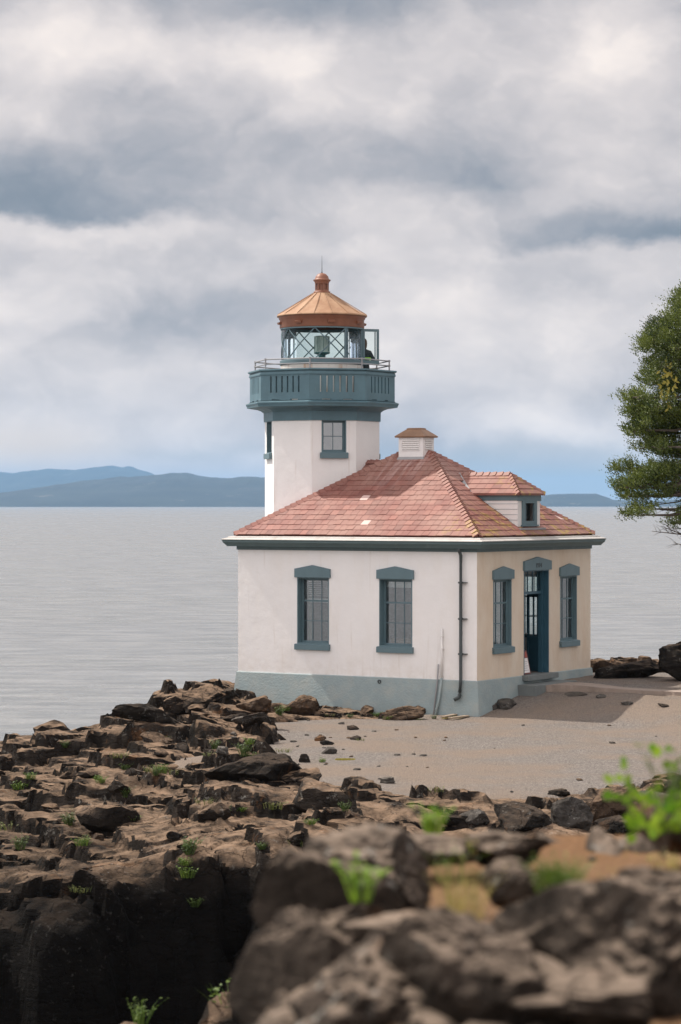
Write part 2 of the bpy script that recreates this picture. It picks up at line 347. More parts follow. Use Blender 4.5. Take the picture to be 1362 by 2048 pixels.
def sdf(poly,x,y):
    P=np.array(poly,float); n=len(P); d=np.full(x.shape,1e9); ins=np.zeros(x.shape,bool)
    for i in range(n):
        ax,ay=P[i]; bx,by=P[(i+1)%n]; ex,ey=bx-ax,by-ay
        tt=np.clip(((x-ax)*ex+(y-ay)*ey)/(ex*ex+ey*ey),0,1); d=np.minimum(d,np.hypot(x-ax-tt*ex,y-ay-tt*ey))
        c=((ay>y)!=(by>y))&(x<(bx-ax)*(y-ay)/(by-ay+1e-12)+ax); ins^=c
    return np.where(ins,d,-d)
def sstep(a,b,x): q=np.clip((x-a)/(b-a),0,1); return q*q*(3-2*q)
LAND=[(-16,57),(-8,61.5),(-5.4,65.0),(-4.8,69),(-4.2,74),(0,76.5),(5,77),(8,76),(13,77),(22,78),(22,42),(8,44.2),(4,44.4),(1.6,44.0),(0.3,42.6),(-1,41.8),(-2.4,41.9),(-3.4,41.3),(-5,41.5),(-8,40.6),(-16,40)]
GRAV=[(-1.9,63.4),(-1.4,60),(-1.8,57),(-3.3,55.2),(-3.1,53.6),(-2.4,54.2),(-1.2,53.0),(-.5,50.2),(0,48.6),(1.5,47.4),(3.6,47.6),(5,49.3),(6.2,50.8),(9,52.5),(16,54),(16,74.5),(8.2,73.2),(6.5,70.8),(3.42,64.9),(2.2,65.3),(1.4,64.7),(0,64.3)]
def basez(X,Y):
    vv=(X-3.41)*SA+(Y-65)*CA
    b=.20*np.log1p(np.exp(np.clip(vv*3,-40,40)))/3*sstep(-3,3,X)
    b=b-.045*np.maximum(0,-1.5-X)-.09*np.maximum(0,-4.2-X)-.02*np.maximum(0,55-Y)*sstep(1,-3,X)
    b=np.where(b>0,.72*np.tanh(b/.56),b)
    return b
BUMPS=[(-3.4,67.0,.9,.8,.55),(-4.5,66.3,.45,.6,.50),(-5.4,64.2,1.0,.5,.22),(-2.4,65.8,.9,.6,.30),(-.72,66.0,.42,.35,.40),(-1.5,66.6,.8,.4,.10),(.3,65.5,.7,.3,.22),(1.35,65.0,.5,.3,.24),(-3.0,62.3,1.2,1.2,.28),(-1.7,64.4,.5,.4,.2),
       (-1.6,52.6,1.2,.7,.42),(-2.7,53.6,.9,.5,.30),(-.9,51.0,.6,.5,.15),(-4.5,57.8,1.3,.8,.20),(-5,49.5,3,2,.1),(-6,45.3,1.3,1.4,.25),(-3.2,45,1.2,1.5,.2),(9.6,74.6,3,.8,.12)]
def zrock(X,Y):
    wx=X+.30*fbm(X*.8,Y*.8,11,2)+.06*Y; wy=Y+.4*fbm(X*.7+5,Y*.7,17,2)
    k=.32*cells(wx/4.2,wy/1.9,3,.75,.5,.035)+.13*cells(wx/1.9,wy/1.1,23,.9,.4,.045)+.040*cells(wx/.6,wy/.5,43,1.0,.4,.07)+.022*cells(wx/.17,wy/.2,63,1.0,.3,.1)
    z=basez(X,Y)+k+.10*fbm(X*.5,Y*.5,31,3)+.03*fbm(X*5,Y*5,37,3)
    for (a,b,ra,rb,h) in BUMPS: z=z+h*np.exp(-((X-a)/ra)**2-((Y-b)/rb)**2)
    q=(z+.09*X-.04*Y+.10*fbm(X*.5,Y*.8,131,4))/.26; fl=np.floor(q); fr=q-fl
    z=z+1.05*(.26*(fl+sstep(.42,.56,fr))-.26*q)*(.6+.45*np.tanh(3*vnoise(X*.4,Y*.4,133)+.6))
    q=(z-.13*X+.03*Y)/.075; fl=np.floor(q); fr=q-fl; z=z+.6*.075*(fl+sstep(.3,.7,fr)-q)
    # stepped ledges that face the viewer on the seaward side
    for (yl,sl_,h,x1) in ((57.6,.10,.34,-2.6),(50.4,-.18,.22,-3.3),(46.2,.05,.20,-1.2)):
        q=yl+sl_*(X+5)+.5*fbm(X*.9,X*.3+yl,71,3)
        z=z+h*(sstep(-.12,.12,wy-q)-.5)*sstep(x1+.8,x1-.8,X)
    g=sdf(GRAV,X,Y)+.45*fbm(X*1.1,Y*1.1,91,3)
    z=z-.75*sstep(-.35,.75,g)-.02
    # below the near wall of the building
    z=z-.5*sstep(-.1,.5,sdf([(-2.71,68.83),(3.41,65),(6.77,70.4),(.65,74.2)],X,Y))
    d=sdf(LAND,X,Y)+.5*fbm(X*.9,Y*.9,97,3)+.12*fbm(X*4,Y*4,99,2)+np.where(Y<53,1.3*fbm(X*.45+3,Y*.6,98,3)+.5*vnoise(X*1.7,Y*.8,96),0)
    depth=np.where(Y>53,9.0,7.0*sstep(2.2,-.5,X)+1.3)
    dd=depth*sstep(.12,-2.6,d); z=z-dd-.25*sstep(1.0,.0,d)+.35*(dd/7.)*cells(X/.9,Y/.35,95,.6,.4,.06)
    return z
def zgrav(X,Y):
    z=basez(X,Y)+.05*fbm(X*.5,Y*.5,101,3)+.012*fbm(X*3,Y*3,105,3)
    d=sdf(LAND,X,Y); g=sdf(GRAV,X,Y); return z-9*sstep(.6,-3,d)-1.6*sstep(-.2,-1.6,g)*(1-sstep(64,67,Y)*sstep(2,4,X))
def ground(X,Y):
    a=np.array([float(X)]); b=np.array([float(Y)]); return float(max(zrock(a,b)[0],zgrav(a,b)[0]))
def hit(x,y,Y0=40.0,Y1=84.0):
    Ys=np.arange(Y0,Y1,.04); Xs=(x-681)/F*Ys; zz=CAMZ-(y-1008)/F*Ys
    g=np.maximum(zrock(Xs,Ys),zgrav(Xs,Ys)); k=np.nonzero(g>=zz)[0]
    i=k[0] if len(k) else len(Ys)-1
    return Vector((Xs[i],Ys[i],float(g[i])))
def grid(name,x0,x1,y0,y1,st,fn,mat,jit=None,smooth=True,sty=None,sharp=0):
    xs=np.arange(x0,x1+1e-6,st); ys=np.arange(y0,y1+1e-6,sty or st); X,Y=np.meshgrid(xs,ys); Z=fn(X,Y)
    if jit:
        X=X+jit*fbm(Z*2.2+X*.7,Y*1.3+X,201,3); Y=Y+jit*fbm(X*1.6,Z*2.6+Y,211,4)
    nx,ny=len(xs),len(ys); V=np.stack([X,Y,Z],-1).reshape(-1,3)
    i=np.arange(nx*ny).reshape(ny,nx); Fc=np.stack([i[:-1,:-1],i[:-1,1:],i[1:,1:],i[1:,:-1]],-1).reshape(-1,4)
    me=bpy.data.meshes.new(name); me.vertices.add(len(V)); me.vertices.foreach_set('co',V.ravel())
    me.loops.add(Fc.size); me.loops.foreach_set('vertex_index',Fc.ravel().astype(np.int32))
    me.polygons.add(len(Fc)); me.polygons.foreach_set('loop_start',np.arange(0,Fc.size,4,dtype=np.int32))
    me.update(calc_edges=True)
    if smooth: me.shade_smooth()
    if sharp: me.set_sharp_from_angle(angle=R(sharp))
    return link(name,me,mat)
# ---------------------------------------------------------------- sea
def mat_sea():
    m,t,b=newmat('sea_water'); p=pos(t)
    b.inputs['Base Color'].default_value=(.09,.115,.12,1); b.inputs['Roughness'].default_value=.12; b.inputs['IOR'].default_value=1.33
    q=t.scale(p,(.55,1,1))
    h=t.m('ADD',t.m('MULTIPLY',t.noise(q,1.6,6,.65),.6),t.m('MULTIPLY',t.noise(q,.3,5,.6),1.3))
    h=t.m('ADD',h,t.m('MULTIPLY',t.noise(t.scale(p,(.3,1,1)),.02,4,.6),1.0))
    t.l.new(t.bump(h,.9,.50),b.inputs['Normal'])
    q2=t.scale(p,(.4,1,1)); slick=t.mapr(t.noise(q2,.05,5,.65),.40,.62,.24,.29)
    t.l.new(slick,b.inputs['Roughness'])
    c=t.mix(t.mapr(t.noise(q2,.35,6,.7),.40,.62),(.14,.15,.155),(.23,.235,.235))
    c=t.mix(t.m('MULTIPLY',t.mapr(t.noise(t.scale(p,(.5,1,1)),.55,6,.75),.70,.74),.8),c,(.75,.77,.76))
    t.l.new(c,b.inputs['Base Color'])
    return m
mb=MB(); mb.add([(-15000,-300,-6),(15000,-300,-6),(15000,30000,-6),(-15000,30000,-6)],[(0,1,2,3)])
sea=mb.build('sea',mat_sea()); tag(sea,kind='structure')
# ---------------------------------------------------------------- far hills
def hill(name,prof,Y,dep,mat,seed,lab):
    xs=np.linspace(prof[0][0],prof[-1][0],240); hz=np.interp(xs,[p[0] for p in prof],[p[1] for p in prof])
    rows=22; V=[];Fc=[]
    for j in range(rows+1):
        q=j/rows; sh=math.sin(q*math.pi*.5)**.8 if q<=1 else 1
        for i,x in enumerate(xs):
            y=Y+dep*q; k=fbm(np.array([x*.012]),np.array([q*3.]),seed,4)[0]
            top=(1008-hz[i])/F*(Y+dep)+CAMZ
            z=-8+(top+8)*(sh*(1+.25*k*(1-q)*q*4)) 
            z+= (top*.05)*fbm(np.array([x*.06]),np.array([q*5.]),seed+5,3)[0]*q
            V.append(((x-681)/F*(Y+dep),y,z))
    n=len(xs)
    for i,x in enumerate(xs): V.append(((x-681)/F*(Y+dep),Y+dep*1.9,-8))
    for j in range(rows+1):
        for i in range(n-1): a=j*n+i; Fc.append((a,a+1,a+n+1,a+n))
    me=bpy.data.meshes.new(name); me.from_pydata(V,[],Fc); me.update(); me.shade_smooth()
    return tag(link(name,me,mat),lab,kind='structure')
def mat_hill():
    m,t,b=newmat('forest_hill'); p=pos(t)
    c=t.mix(t.mapr(t.noise(p,.004,6,.65),.4,.6),(.008,.014,.016),(.018,.026,.024))
    c=t.mix(t.mapr(t.noise(t.scale(p,(1,1,4)),.008,6,.7),.63,.67),c,(.10,.10,.085))
    t.l.new(c,b.inputs['Base Color']); b.inputs['Roughness'].default_value=.95; return m
M['hill']=mat_hill()
hill('hills',[(-500,985),(-200,970),(0,990),(80,978),(150,969),(230,957),(300,953),(340,948),(375,947),(420,955),(470,957),(520,956),(640,957),(760,975),(880,990),(960,1002),(1010,1008)],10000,2200,M['hill'],5,'forested blue hills along the near far shore')
hill('mountains',[(-700,960),(-300,950),(-80,955),(0,946),(60,947),(130,941),(180,943),(230,936),(275,938),(320,952),(400,962),(520,975),(700,990),(850,1008)],17500,4000,M['hill'],9,'paler higher hills beyond the first range')
hill('headland',[(1040,1008),(1075,1000),(1085,991),(1110,989),(1150,988),(1185,989),(1200,994),(1215,1000),(1290,1002),(1420,998),(1700,990),(1900,1008)],11000,700,M['hill'],15,'low wooded headland at the horizon')
# ---------------------------------------------------------------- ground
tag(grid('gravel_ground',-6,18,44,78,.12,zgrav,M['gravel']),kind='structure')
tag(grid('rocky_shore',-12,13,36.4,80,.065,zrock,M['rock'],jit=.10,sty=.07,sharp=26),kind='structure')
PATHP=[(1050,1366),(1120,1366),(1200,1369),(1245,1377),(1300,1380),(1375,1384),(1375,1392),(1300,1389),(1200,1385),(1150,1382),(1050,1384)]
# ---------------------------------------------------------------- near ground (under the viewer)
def znear(X,Y):
    wx=X+.05*fbm(X*4,Y*4,301,3); wy=Y+.08*fbm(X*3,Y*3,307,3)
    z=4.05+.085*cells(wx/.42,wy/.8,311,.7,2.2,.06)+.05*cells(wx/.17,wy/.34,321,.9,1.0,.08)-.10*sstep(.15,.35,X)*sstep(7.3,7.9,Y)*sstep(9.5,9.1,Y)+.03*fbm(X*6,Y*4,331,4)
    z=z+.02*(X-.3)+.03*sstep(9.0,9.8,Y)
    edge=(X+.20+.035*(9-Y)+.09*fbm(X*2+3,Y*1.2,341,3))
    z=z-1.4*sstep(.10,-.45,edge)-5.2*sstep(-.3,-2.4,edge)-.10*sstep(.25,0,edge)
    z=z-4.9*sstep(9.7,12.5,Y)*sstep(-1.2,0,edge)-.7*sstep(12,20,Y)
    z=z-.25*sstep(4.8,2.5,Y)
    return np.maximum(z,-5.0+.5*fbm(X,Y,351,4)-.05*Y)
def zfar(X,Y):
    z=-4.6+.6*fbm(X*.4,Y*.4,361,4)+.35*cells(X/1.2,Y/1.4,363,.8,.3,.06)
    # spur of broken rock at the foot of the near outcrop
    for (a,b,ra,rb,h) in ((-.55,22.6,.75,1.3,6.65),(-1.0,23.2,.55,1.0,6.0),(-1.75,21.5,.8,.8,6.15),(-1.0,21.3,.9,1.0,6.25),(.1,21.8,.9,1.2,6.9)):
        z=np.maximum(z,-5+h*np.exp(-(((X-a)/ra)**2)**1.3-(((Y-b)/rb)**2)**1.3)+.22*cells(X/.5,Y/.6,367,.8,.3,.06)+.1*cells(X/.2,Y/.25,369,.8,.3,.06)+.15*fbm(X*2,Y*2,371,4))
    return z+sstep(1.2,3.5,X)*3.6*sstep(20,42,Y)
tag(grid('near_outcrop_ground',-2.6,2.6,2.4,13,.022,znear,M['rockf'],jit=.02,sharp=30),kind='structure')
tag(grid('cove_ground',-14,16,11.5,41,.10,zfar,M['rock'],jit=.1,sharp=28),kind='structure')
def zsoil(X,Y):
    z=4.075+.025*fbm(X*2,Y*2,401,3)+.006*fbm(X*18,Y*18,405,2)+.03*sstep(9.0,9.8,Y)
    return z-1.2*sstep(.22,-.1,X+.035*(9-Y)+.06*fbm(X*3,Y*2,407,2))-2*sstep(9.75,10.6,Y)
tag(grid('sandy_soil',-.3,2.4,5,10.6,.03,zsoil,M['soil']),kind='structure')
# ---------------------------------------------------------------- LIGHTHOUSE
CX,CY=3.4125,65.0; HU,HV=3.61,3.165
CTR=(CX-CA*HU+SA*HV, CY+SA*HU+CA*HV)
LH=empty('lighthouse',(CTR[0],CTR[1],0),-AL)
tag(LH,'white octagonal lighthouse tower joined to a red roofed fog signal building on the shore','lighthouse')
def local(x,y): dx,dy=x-CTR[0],y-CTR[1]; return dx*CA-dy*SA, dx*SA+dy*CA
def wallface(mb,p0,p1,z0,z1,ops,th=.30):
    # p0->p1 along the outer face, outward normal on the right of that direction
    p0=Vector(p0);p1=Vector(p1); L=(p1-p0).length; d=(p1-p0)/L; nrm=Vector((d.y,-d.x))
    xs=sorted({0,L,*[o[0] for o in ops],*[o[1] for o in ops]}); zs=sorted({z0,z1,*[o[2] for o in ops],*[o[3] for o in ops]})
    P=lambda a,z,dep: (p0.x+d.x*a-nrm.x*dep,p0.y+d.y*a-nrm.y*dep,z)
    isop=lambda a,z: any(o[0]<a<o[1] and o[2]<z<o[3] for o in ops)
    for i in range(len(xs)-1):
        for j in range(len(zs)-1):
            a0,a1,b0,b1=xs[i],xs[i+1],zs[j],zs[j+1]
            if isop((a0+a1)/2,(b0+b1)/2): continue
            mb.add([P(a0,b0,0),P(a1,b0,0),P(a1,b1,0),P(a0,b1,0)],[(0,1,2,3)])
            mb.add([P(a0,b0,th),P(a1,b0,th),P(a1,b1,th),P(a0,b1,th)],[(3,2,1,0)])
    for (a0,a1,b0,b1) in ops:
        q=[(a0,b0),(a1,b0),(a1,b1),(a0,b1)]
        for k in range(4):
            (x,z),(x2,z2)=q[k],q[(k+1)%4]
            mb.add([P(x,z,0),P(x2,z2,0),P(x2,z2,th),P(x,z,th)],[(3,2,1,0)])
WZ0,WZ1=1.70,3.43; PT=.91
uop=lambda c,w=.98:(c-w/2,c+w/2,WZ0,WZ1)
FW=[HU-4.865,HU-2.365]   # window centres on the front wall (local u)
RW=[1.33-HV,5.02-HV]; DOORV=3.185-HV
BW=[HU-1.75,HU-4.9]
mb=MB(); wallface(mb,(-HU,-HV),(HU,-HV),PT,4.28,[uop(u+HU) for u in FW])
wallface(mb,(HU,HV),(-HU,HV),PT,4.28,[uop(HU-u) for u in BW]); wallface(mb,(-HU,HV),(-HU,-HV),PT,4.28,[])
mb.build('wall',M['wall'],LH)
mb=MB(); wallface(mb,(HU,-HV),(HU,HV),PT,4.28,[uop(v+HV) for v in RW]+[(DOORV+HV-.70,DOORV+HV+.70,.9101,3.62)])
mb.build('wall',M['wall_shade'],LH)['label']='stained wall with the doorway painted in a tan shade tone'
def rect(o,z,o2=None): a=HU+o; b=HV+(o if o2 is None else o2); return [(-a,-b,z),(a,-b,z),(a,b,z),(-a,b,z)]
# flared plinth with a doorway gap filled by the steps
mb=MB(); mb.loft([rect(.15,-1.0),rect(.125,-.02),rect(.035,.895),rect(.02,.915),rect(-.05,.916)])
mb.build('plinth',M['plinth'],LH)
# interior
mb=MB(); mb.box(-HU+.31,HU-.31,-HV+.31,HV-.31,.80,.935); mb.build('floor',M['floor'],LH)
mb=MB(); mb.box(-HU+.31,HU-.31,-HV+.31,HV-.31,4.0,4.05); mb.build('ceiling',M['inside'],LH)
mb=MB(); mb.box(-1.6,-1.5,-HV+.31,HV-.31,.936,3.999); mb.build('partition',M['inside'],LH)
# cornice
mb=MB(); mb.loft([rect(.030,4.135),rect(.030,4.25)]); mb.loft([rect(.0,4.134),rect(.0301,4.134)])
mb.loft([rect(.03,4.225),rect(.215,4.225),rect(.225,4.25),rect(.27,4.30),rect(.30,4.335),rect(.300,4.372),rect(.318,4.385),rect(.318,4.40)])
mb.build('cornice',M['cornice'],LH)
mb=MB(); mb.loft([rect(.318,4.401),rect(.322,4.408),rect(.315,4.418),rect(.20,4.455),rect(.195,4.475),rect(.18,4.485),rect(.05,4.50)])
mb.build('gutter',M['metal'],LH)
# roof
EO=.08; EZ=4.545; RH=.445; SL=.675; RZ=EZ+SL*(HV+EO)
def roofz(u,v): return EZ+SL*min(HU+EO-abs(u),HV+EO-abs(v))
rb=MB(); A_,B_=HU+EO-.02,HV+EO-.02
rb.add([(-A_,-B_,EZ-.05),(A_,-B_,EZ-.05),(A_,B_,EZ-.05),(-A_,B_,EZ-.05),(-RH,0,RZ-.03),(RH,0,RZ-.03)],[(0,1,5,4),(1,2,5),(2,3,4,5),(3,0,4),(3,2,1,0)],.3)
rnd=random.Random(3)
def shingles(mb,half_b,half_t,run,zb,zt,to3,rowh=.235,wd=.21,skip=None,thk=.014,jit=.010):
    """courses up a trapezoid: half width half_b at the eave to half_t at the top; to3(a,s)->point at along a, up-slope s, lift h"""
    Ls=math.hypot(run,zt-zb); n=max(1,round(Ls/rowh)); rh=Ls/n
    for k in range(n):
        s0=k*rh-.02; s1=min((k+1)*rh+.035,Ls)
        w0=half_b+(half_t-half_b)*max(0,s0)/Ls; w1=half_b+(half_t-half_b)*min(s1,Ls)/Ls
        a=-w0-(.5*wd if k%2 else 0)-rnd.random()*.05
        while a<w0:
            ww=wd*(.86+.28*rnd.random()); a0=max(a+.004,-w0); a1=min(a+ww-.004,w0); a+=ww
            if a1-a0<.02: continue
            if skip and skip((a0+a1)/2,(s0+s1)/2): continue
            j=rnd.uniform(-jit,jit); t0=a0 if a0>-w1 else -w1; t1=a1 if a1<w1 else w1
            if t1<=t0: t1=t0=max(-w1,min(w1,(a0+a1)/2))
            lift=thk+rnd.random()*.010
            vs=[to3(a0,s0+j,lift),to3(a1,s0+j+rnd.uniform(-.004,.004),lift),to3(t1,s1,.004),to3(t0,s1,.004),to3(a0,s0+j,.0),to3(a1,s0+j,.0)]
            mb.add(vs,[(0,1,2,3),(4,5,1,0),(4,0,3),(1,5,2)],min(.95,max(0,rnd.gauss(.5,.23))) if rnd.random()>.004 else 1.0)
cs=1/math.hypot(1,SL); sn=SL*cs
def slope(axis,sgn):
    if axis=='v': return lambda a,s,h:(a*-sgn,sgn*(HV+EO-s*cs+h*sn),EZ+s*sn+h*cs)
    return lambda a,s,h:(sgn*(HU+EO-s*cs+h*sn),a*sgn,EZ+s*sn+h*cs)
run=HV+EO; runu=HU+EO-RH
for sg in (-1,1): shingles(rb,HU+EO,RH,run,EZ,RZ,slope('v',sg))
DU0=3.40; DHW=.62
shingles(rb,HV+EO,0.0,runu,EZ,RZ,slope('u',1),skip=lambda a,s:abs(a)<.56 and HU+EO-s*cs<DU0-.1 and HU+EO-s*cs>1.6)
shingles(rb,HV+EO,0.0,runu,EZ,RZ,slope('u',-1))
def caps(mb,p,q,w=.13,st=.17,th=.03):
    p=Vector(p);q=Vector(q); d=(q-p); L=d.length; d/=L; side=d.cross(Vector((0,0,1))).normalized(); up=side.cross(d).normalized()
    if up.z<0: up=-up
    k=0.0
    while k<L-.05:
        a=p+d*k; b=p+d*min(k+st*1.35,L); drop=.085
        vs=[a-side*w-up*(drop-th),a+up*th*1.4,a+side*w-up*(drop-th),b-side*w-up*drop,b+up*.004,b+side*w-up*drop]
        vs+=[a-side*w-up*drop,a,a+side*w-up*drop]
        mb.add(vs,[(0,1,4,3),(1,2,5,4),(6,7,1,0),(7,8,2,1),(6,0,3),(2,8,5)],min(.95,max(0,rnd.gauss(.55,.2)))); k+=st
for su in (-1,1):
    for sv in (-1,1): caps(rb,(su*(HU+EO),sv*(HV+EO),EZ+.03),(su*RH,0,RZ+.03))
caps(rb,(-RH,0,RZ+.03),(RH,0,RZ+.03))
rb.build('roof',M['slate'],LH)
mb=MB(); mb.box(-HU-EO+.03,HU+EO-.03,-HV-EO+.03,HV+EO-.03,4.49,EZ-.051); mb.build('eave_board',M['dark'],LH)
# cricket roof behind the hip, running to the tower
cz=6.49
mb=MB(); hw=.62
mb.add([(-1.7,-hw,cz-hw*SL),(-1.7,hw,cz-hw*SL),(-1.7,0,cz),(-.70,0,cz),(-.2,-hw*.0-.3,cz-.3),(-1.2,hw,cz-hw*SL),(-1.2,-hw,cz-hw*SL)],[(0,6,3,2),(2,3,5,1)],.3)
caps(mb,(-1.6,0,cz+.02),(-.75,0,cz+.02))
mb.build('cricket_roof',M['slate'],LH)
# cupola ventilator
CP=MB(); cu,cv=.378,.295
CP.box(-cu,cu,-cv,cv,6.35,7.12); cup=CP.build('cupola',M['cupola'],LH,bevel=.008)
mb=MB()
for k in range(5):
    z=6.80+.055*k
    mb.add([(-.26,-cv-.004,z+.035),(.26,-cv-.004,z+.035),(.26,-cv-.035,z),(-.26,-cv-.035,z),(-.26,-cv-.004,z-.002),(.26,-cv-.004,z-.002)],[(3,2,1,0),(4,5,2,3),(0,4,3),(1,2,5)])
    mb.add([(cu+.004,-.19,z+.035),(cu+.004,.19,z+.035),(cu+.035,.19,z),(cu+.035,-.19,z),(cu+.004,-.19,z-.002),(cu+.004,.19,z-.002)],[(3,2,1,0),(4,5,2,3),(0,4,3),(1,2,5)])
mb.build('louvre',M['white'],cup)
mb=MB()
for (a,b,c_,d_) in ((-.28,-.255,6.78,7.08),(.255,.28,6.78,7.08)): mb.box(a,b,-cv-.02,-cv-.002,c_,d_)
mb.box(-.28,.28,-cv-.02,-cv-.002,7.06,7.085); mb.box(-.28,.28,-cv-.02,-cv-.002,6.765,6.785); mb.build('louvre_frame',M['cupola'],cup)
mb=MB(); e=.07
rr=lambda o,z:[(-cu-o,-cv-o,z),(cu+o,-cv-o,z),(cu+o,cv+o,z),(-cu-o,cv+o,z)]
mb.loft([rr(0,7.11),rr(e,7.115),rr(e+.01,7.15),rr(-.12,7.31),rr(-.17,7.345)],True,False,True); 
mb.loft([rr(-.16,7.33),rr(-.155,7.36),rr(-.20,7.375)],True,True,True); mb.build('cupola_roof',M['capcop'],cup)
mb=MB(); mb.loft([rr(.015,6.40),rr(.04,6.52),rr(.02,6.575),rr(.0,6.60)]); mb.build('flashing',M['lead'],cup)
# dormer
dm=MB(); dz0,dz1=4.55,5.58
inner=1.7
def slopez(u): return EZ+SL*(HU+EO-u)
dm.add([(DU0,-DHW,dz0+.13),(DU0,DHW,dz0+.13),(DU0,DHW,dz1),(DU0,-DHW,dz1),(inner,-DHW,dz1),(inner,DHW,dz1),(inner,-DHW,dz0+.1),(inner,DHW,dz0+.1)],[(0,3,4,6),(1,7,5,2),(3,2,5,4)])
for (a,b,c_,d_) in ((-DHW,-.29,dz0+.13,dz1),(.29,DHW,dz0+.13,dz1),(-.29,.29,dz0+.13,4.86),(-.29,.29,5.40,dz1)):
    dm.add([(DU0,a,c_),(DU0,b,c_),(DU0,b,d_),(DU0,a,d_)],[(0,1,2,3)])
dorm=dm.build('dormer',M['cupola'],LH)
mb=MB()
for k in range(1,5):                                                    # siding boards
    z=4.78+.14*k; ue=min(DU0,HU+EO-(z-EZ)/SL)
    mb.box(ue-.0,DU0+.002,-DHW-.008,-DHW-.001,z,z+.008)
mb.box(2.2,DU0+.01,-DHW-.02,-DHW-.002,5.43,dz1); mb.build('frieze',M['trim'],dorm)
mb=MB(); X0=DU0+.004
for (a,b,c_,d_) in ((-DHW-.01,-.27,5.42,dz1),(.27,DHW+.01,5.42,dz1),(-.27,.27,5.36,dz1),(-.40,-.25,4.80,5.42),(.25,.40,4.80,5.42),(-.25,.25,4.80,4.90)): mb.box(X0-.02,X0+.03,a,b,c_,d_)
mb.box(X0-.02,X0+.06,-.44,.44,4.76,4.80)
mb.box(X0-.12,X0-.09,-.012,.012,4.9,5.36); mb.build('frame',M['trim'],dorm)
mb=MB(); mb.add([(DU0-.10,-.26,4.89),(DU0-.10,.26,4.89),(DU0-.10,.26,5.37),(DU0-.10,-.26,5.37)],[(0,1,2,3)]); mb.build('pane',M['glass'],dorm)
mb=MB(); mb.box(DU0-.5,DU0-.3,-.4,.4,4.75,5.5); mb.build('dark_back',M['dark'],dorm)
de=MB(); ue,hv=3.50,.72; ze=5.60; zr=6.125; ur=2.85; ub=1.34
de.add([(ue,-hv,ze),(ue,hv,ze),(ur,0,zr),(ub-.1,0,zr),(2.0,-hv,ze),(2.0,hv,ze),(ue,-hv,ze-.035),(ue,hv,ze-.035),(1.9,-hv,ze-.035),(1.9,hv,ze-.035)],[(0,1,2),(0,2,3,4),(1,5,3,2),(6,7,1,0),(8,6,0,4),(7,9,5,1),(6,8,9,7)],.3)
dsl=(zr-ze)/hv; dl=math.hypot(hv,zr-ze)
for sg in (-1,1):
    n_=4
    for k in range(n_):
        s0=k/n_*dl-.01; s1=min((k+1)/n_*dl+.03,dl); f0=max(0,s0)/dl; f1=s1/dl
        r0=ue+(ur-ue)*f0; r1=ue+(ur-ue)*f1
        a=r0; 
        while a>1.25:
            ww=.25*(.86+.28*rnd.random()); b_=a-ww; a1=min(a,r1); 
            l0=2.12-.78*f0; l1=2.12-.78*f1
            if b_<l0-.2: break
            y0=sg*(hv-hv*f0); y1=sg*(hv-hv*f1); z0_=ze+(zr-ze)*f0; z1_=ze+(zr-ze)*f1; li=.026
            vs=[(a-.004,y0,z0_+li),(b_+.004,y0,z0_+li),(b_+.004,y1,z1_+.004),(max(a1-.004,b_+.004),y1,z1_+.004),(a-.004,y0,z0_),(b_+.004,y0,z0_)]
            de.add(vs,[(0,1,2,3),(4,5,1,0)],min(.95,max(0,rnd.gauss(.6,.2)))); a=b_
for k in range(4):
    f0=k/4-.01; f1=(k+1)/4+.04; u0=ue+(ur-ue)*f0; u1=ue+(ur-ue)*min(f1,1); w0=hv*(1-f0); w1=hv*(1-min(f1,1)); a=-w0
    while a<w0:
        b_=min(a+.25*(.86+.28*rnd.random()),w0); t0=max(-w1,min(w1,a)); t1=max(-w1,min(w1,b_)); z0_=ze+(zr-ze)*f0+.026; z1_=ze+(zr-ze)*min(f1,1)+.004
        de.add([(u0,a+.003,z0_),(u0,b_-.003,z0_),(u1,t1,z1_),(u1,t0,z1_),(u0,a,z0_-.026),(u0,b_,z0_-.026)],[(0,1,2,3),(4,5,1,0)],min(.95,max(0,rnd.gauss(.6,.2)))); a=b_
for sg in (-1,1): caps(de,(ue,sg*hv,ze+.03),(ur,0,zr+.03),.09,.15)
caps(de,(ur,0,zr+.03),(ub,0,zr+.03),.10,.2)
de.build('roof',M['slate'],dorm)
mb=MB(); mb.add([(2.13,-hv-.02,ze+.01),(2.05,-hv-.09,ze+.0),(1.28,-.03,zr+.03),(1.34,.0,zr+.045)],[(0,1,2,3)]); mb.build('valley_flashing',M['lead'],dorm); mb=MB(); mb.box(DU0,DU0+.14,-.7,.7,4.67,4.72); mb.build('flashing',M['lead'],dorm)
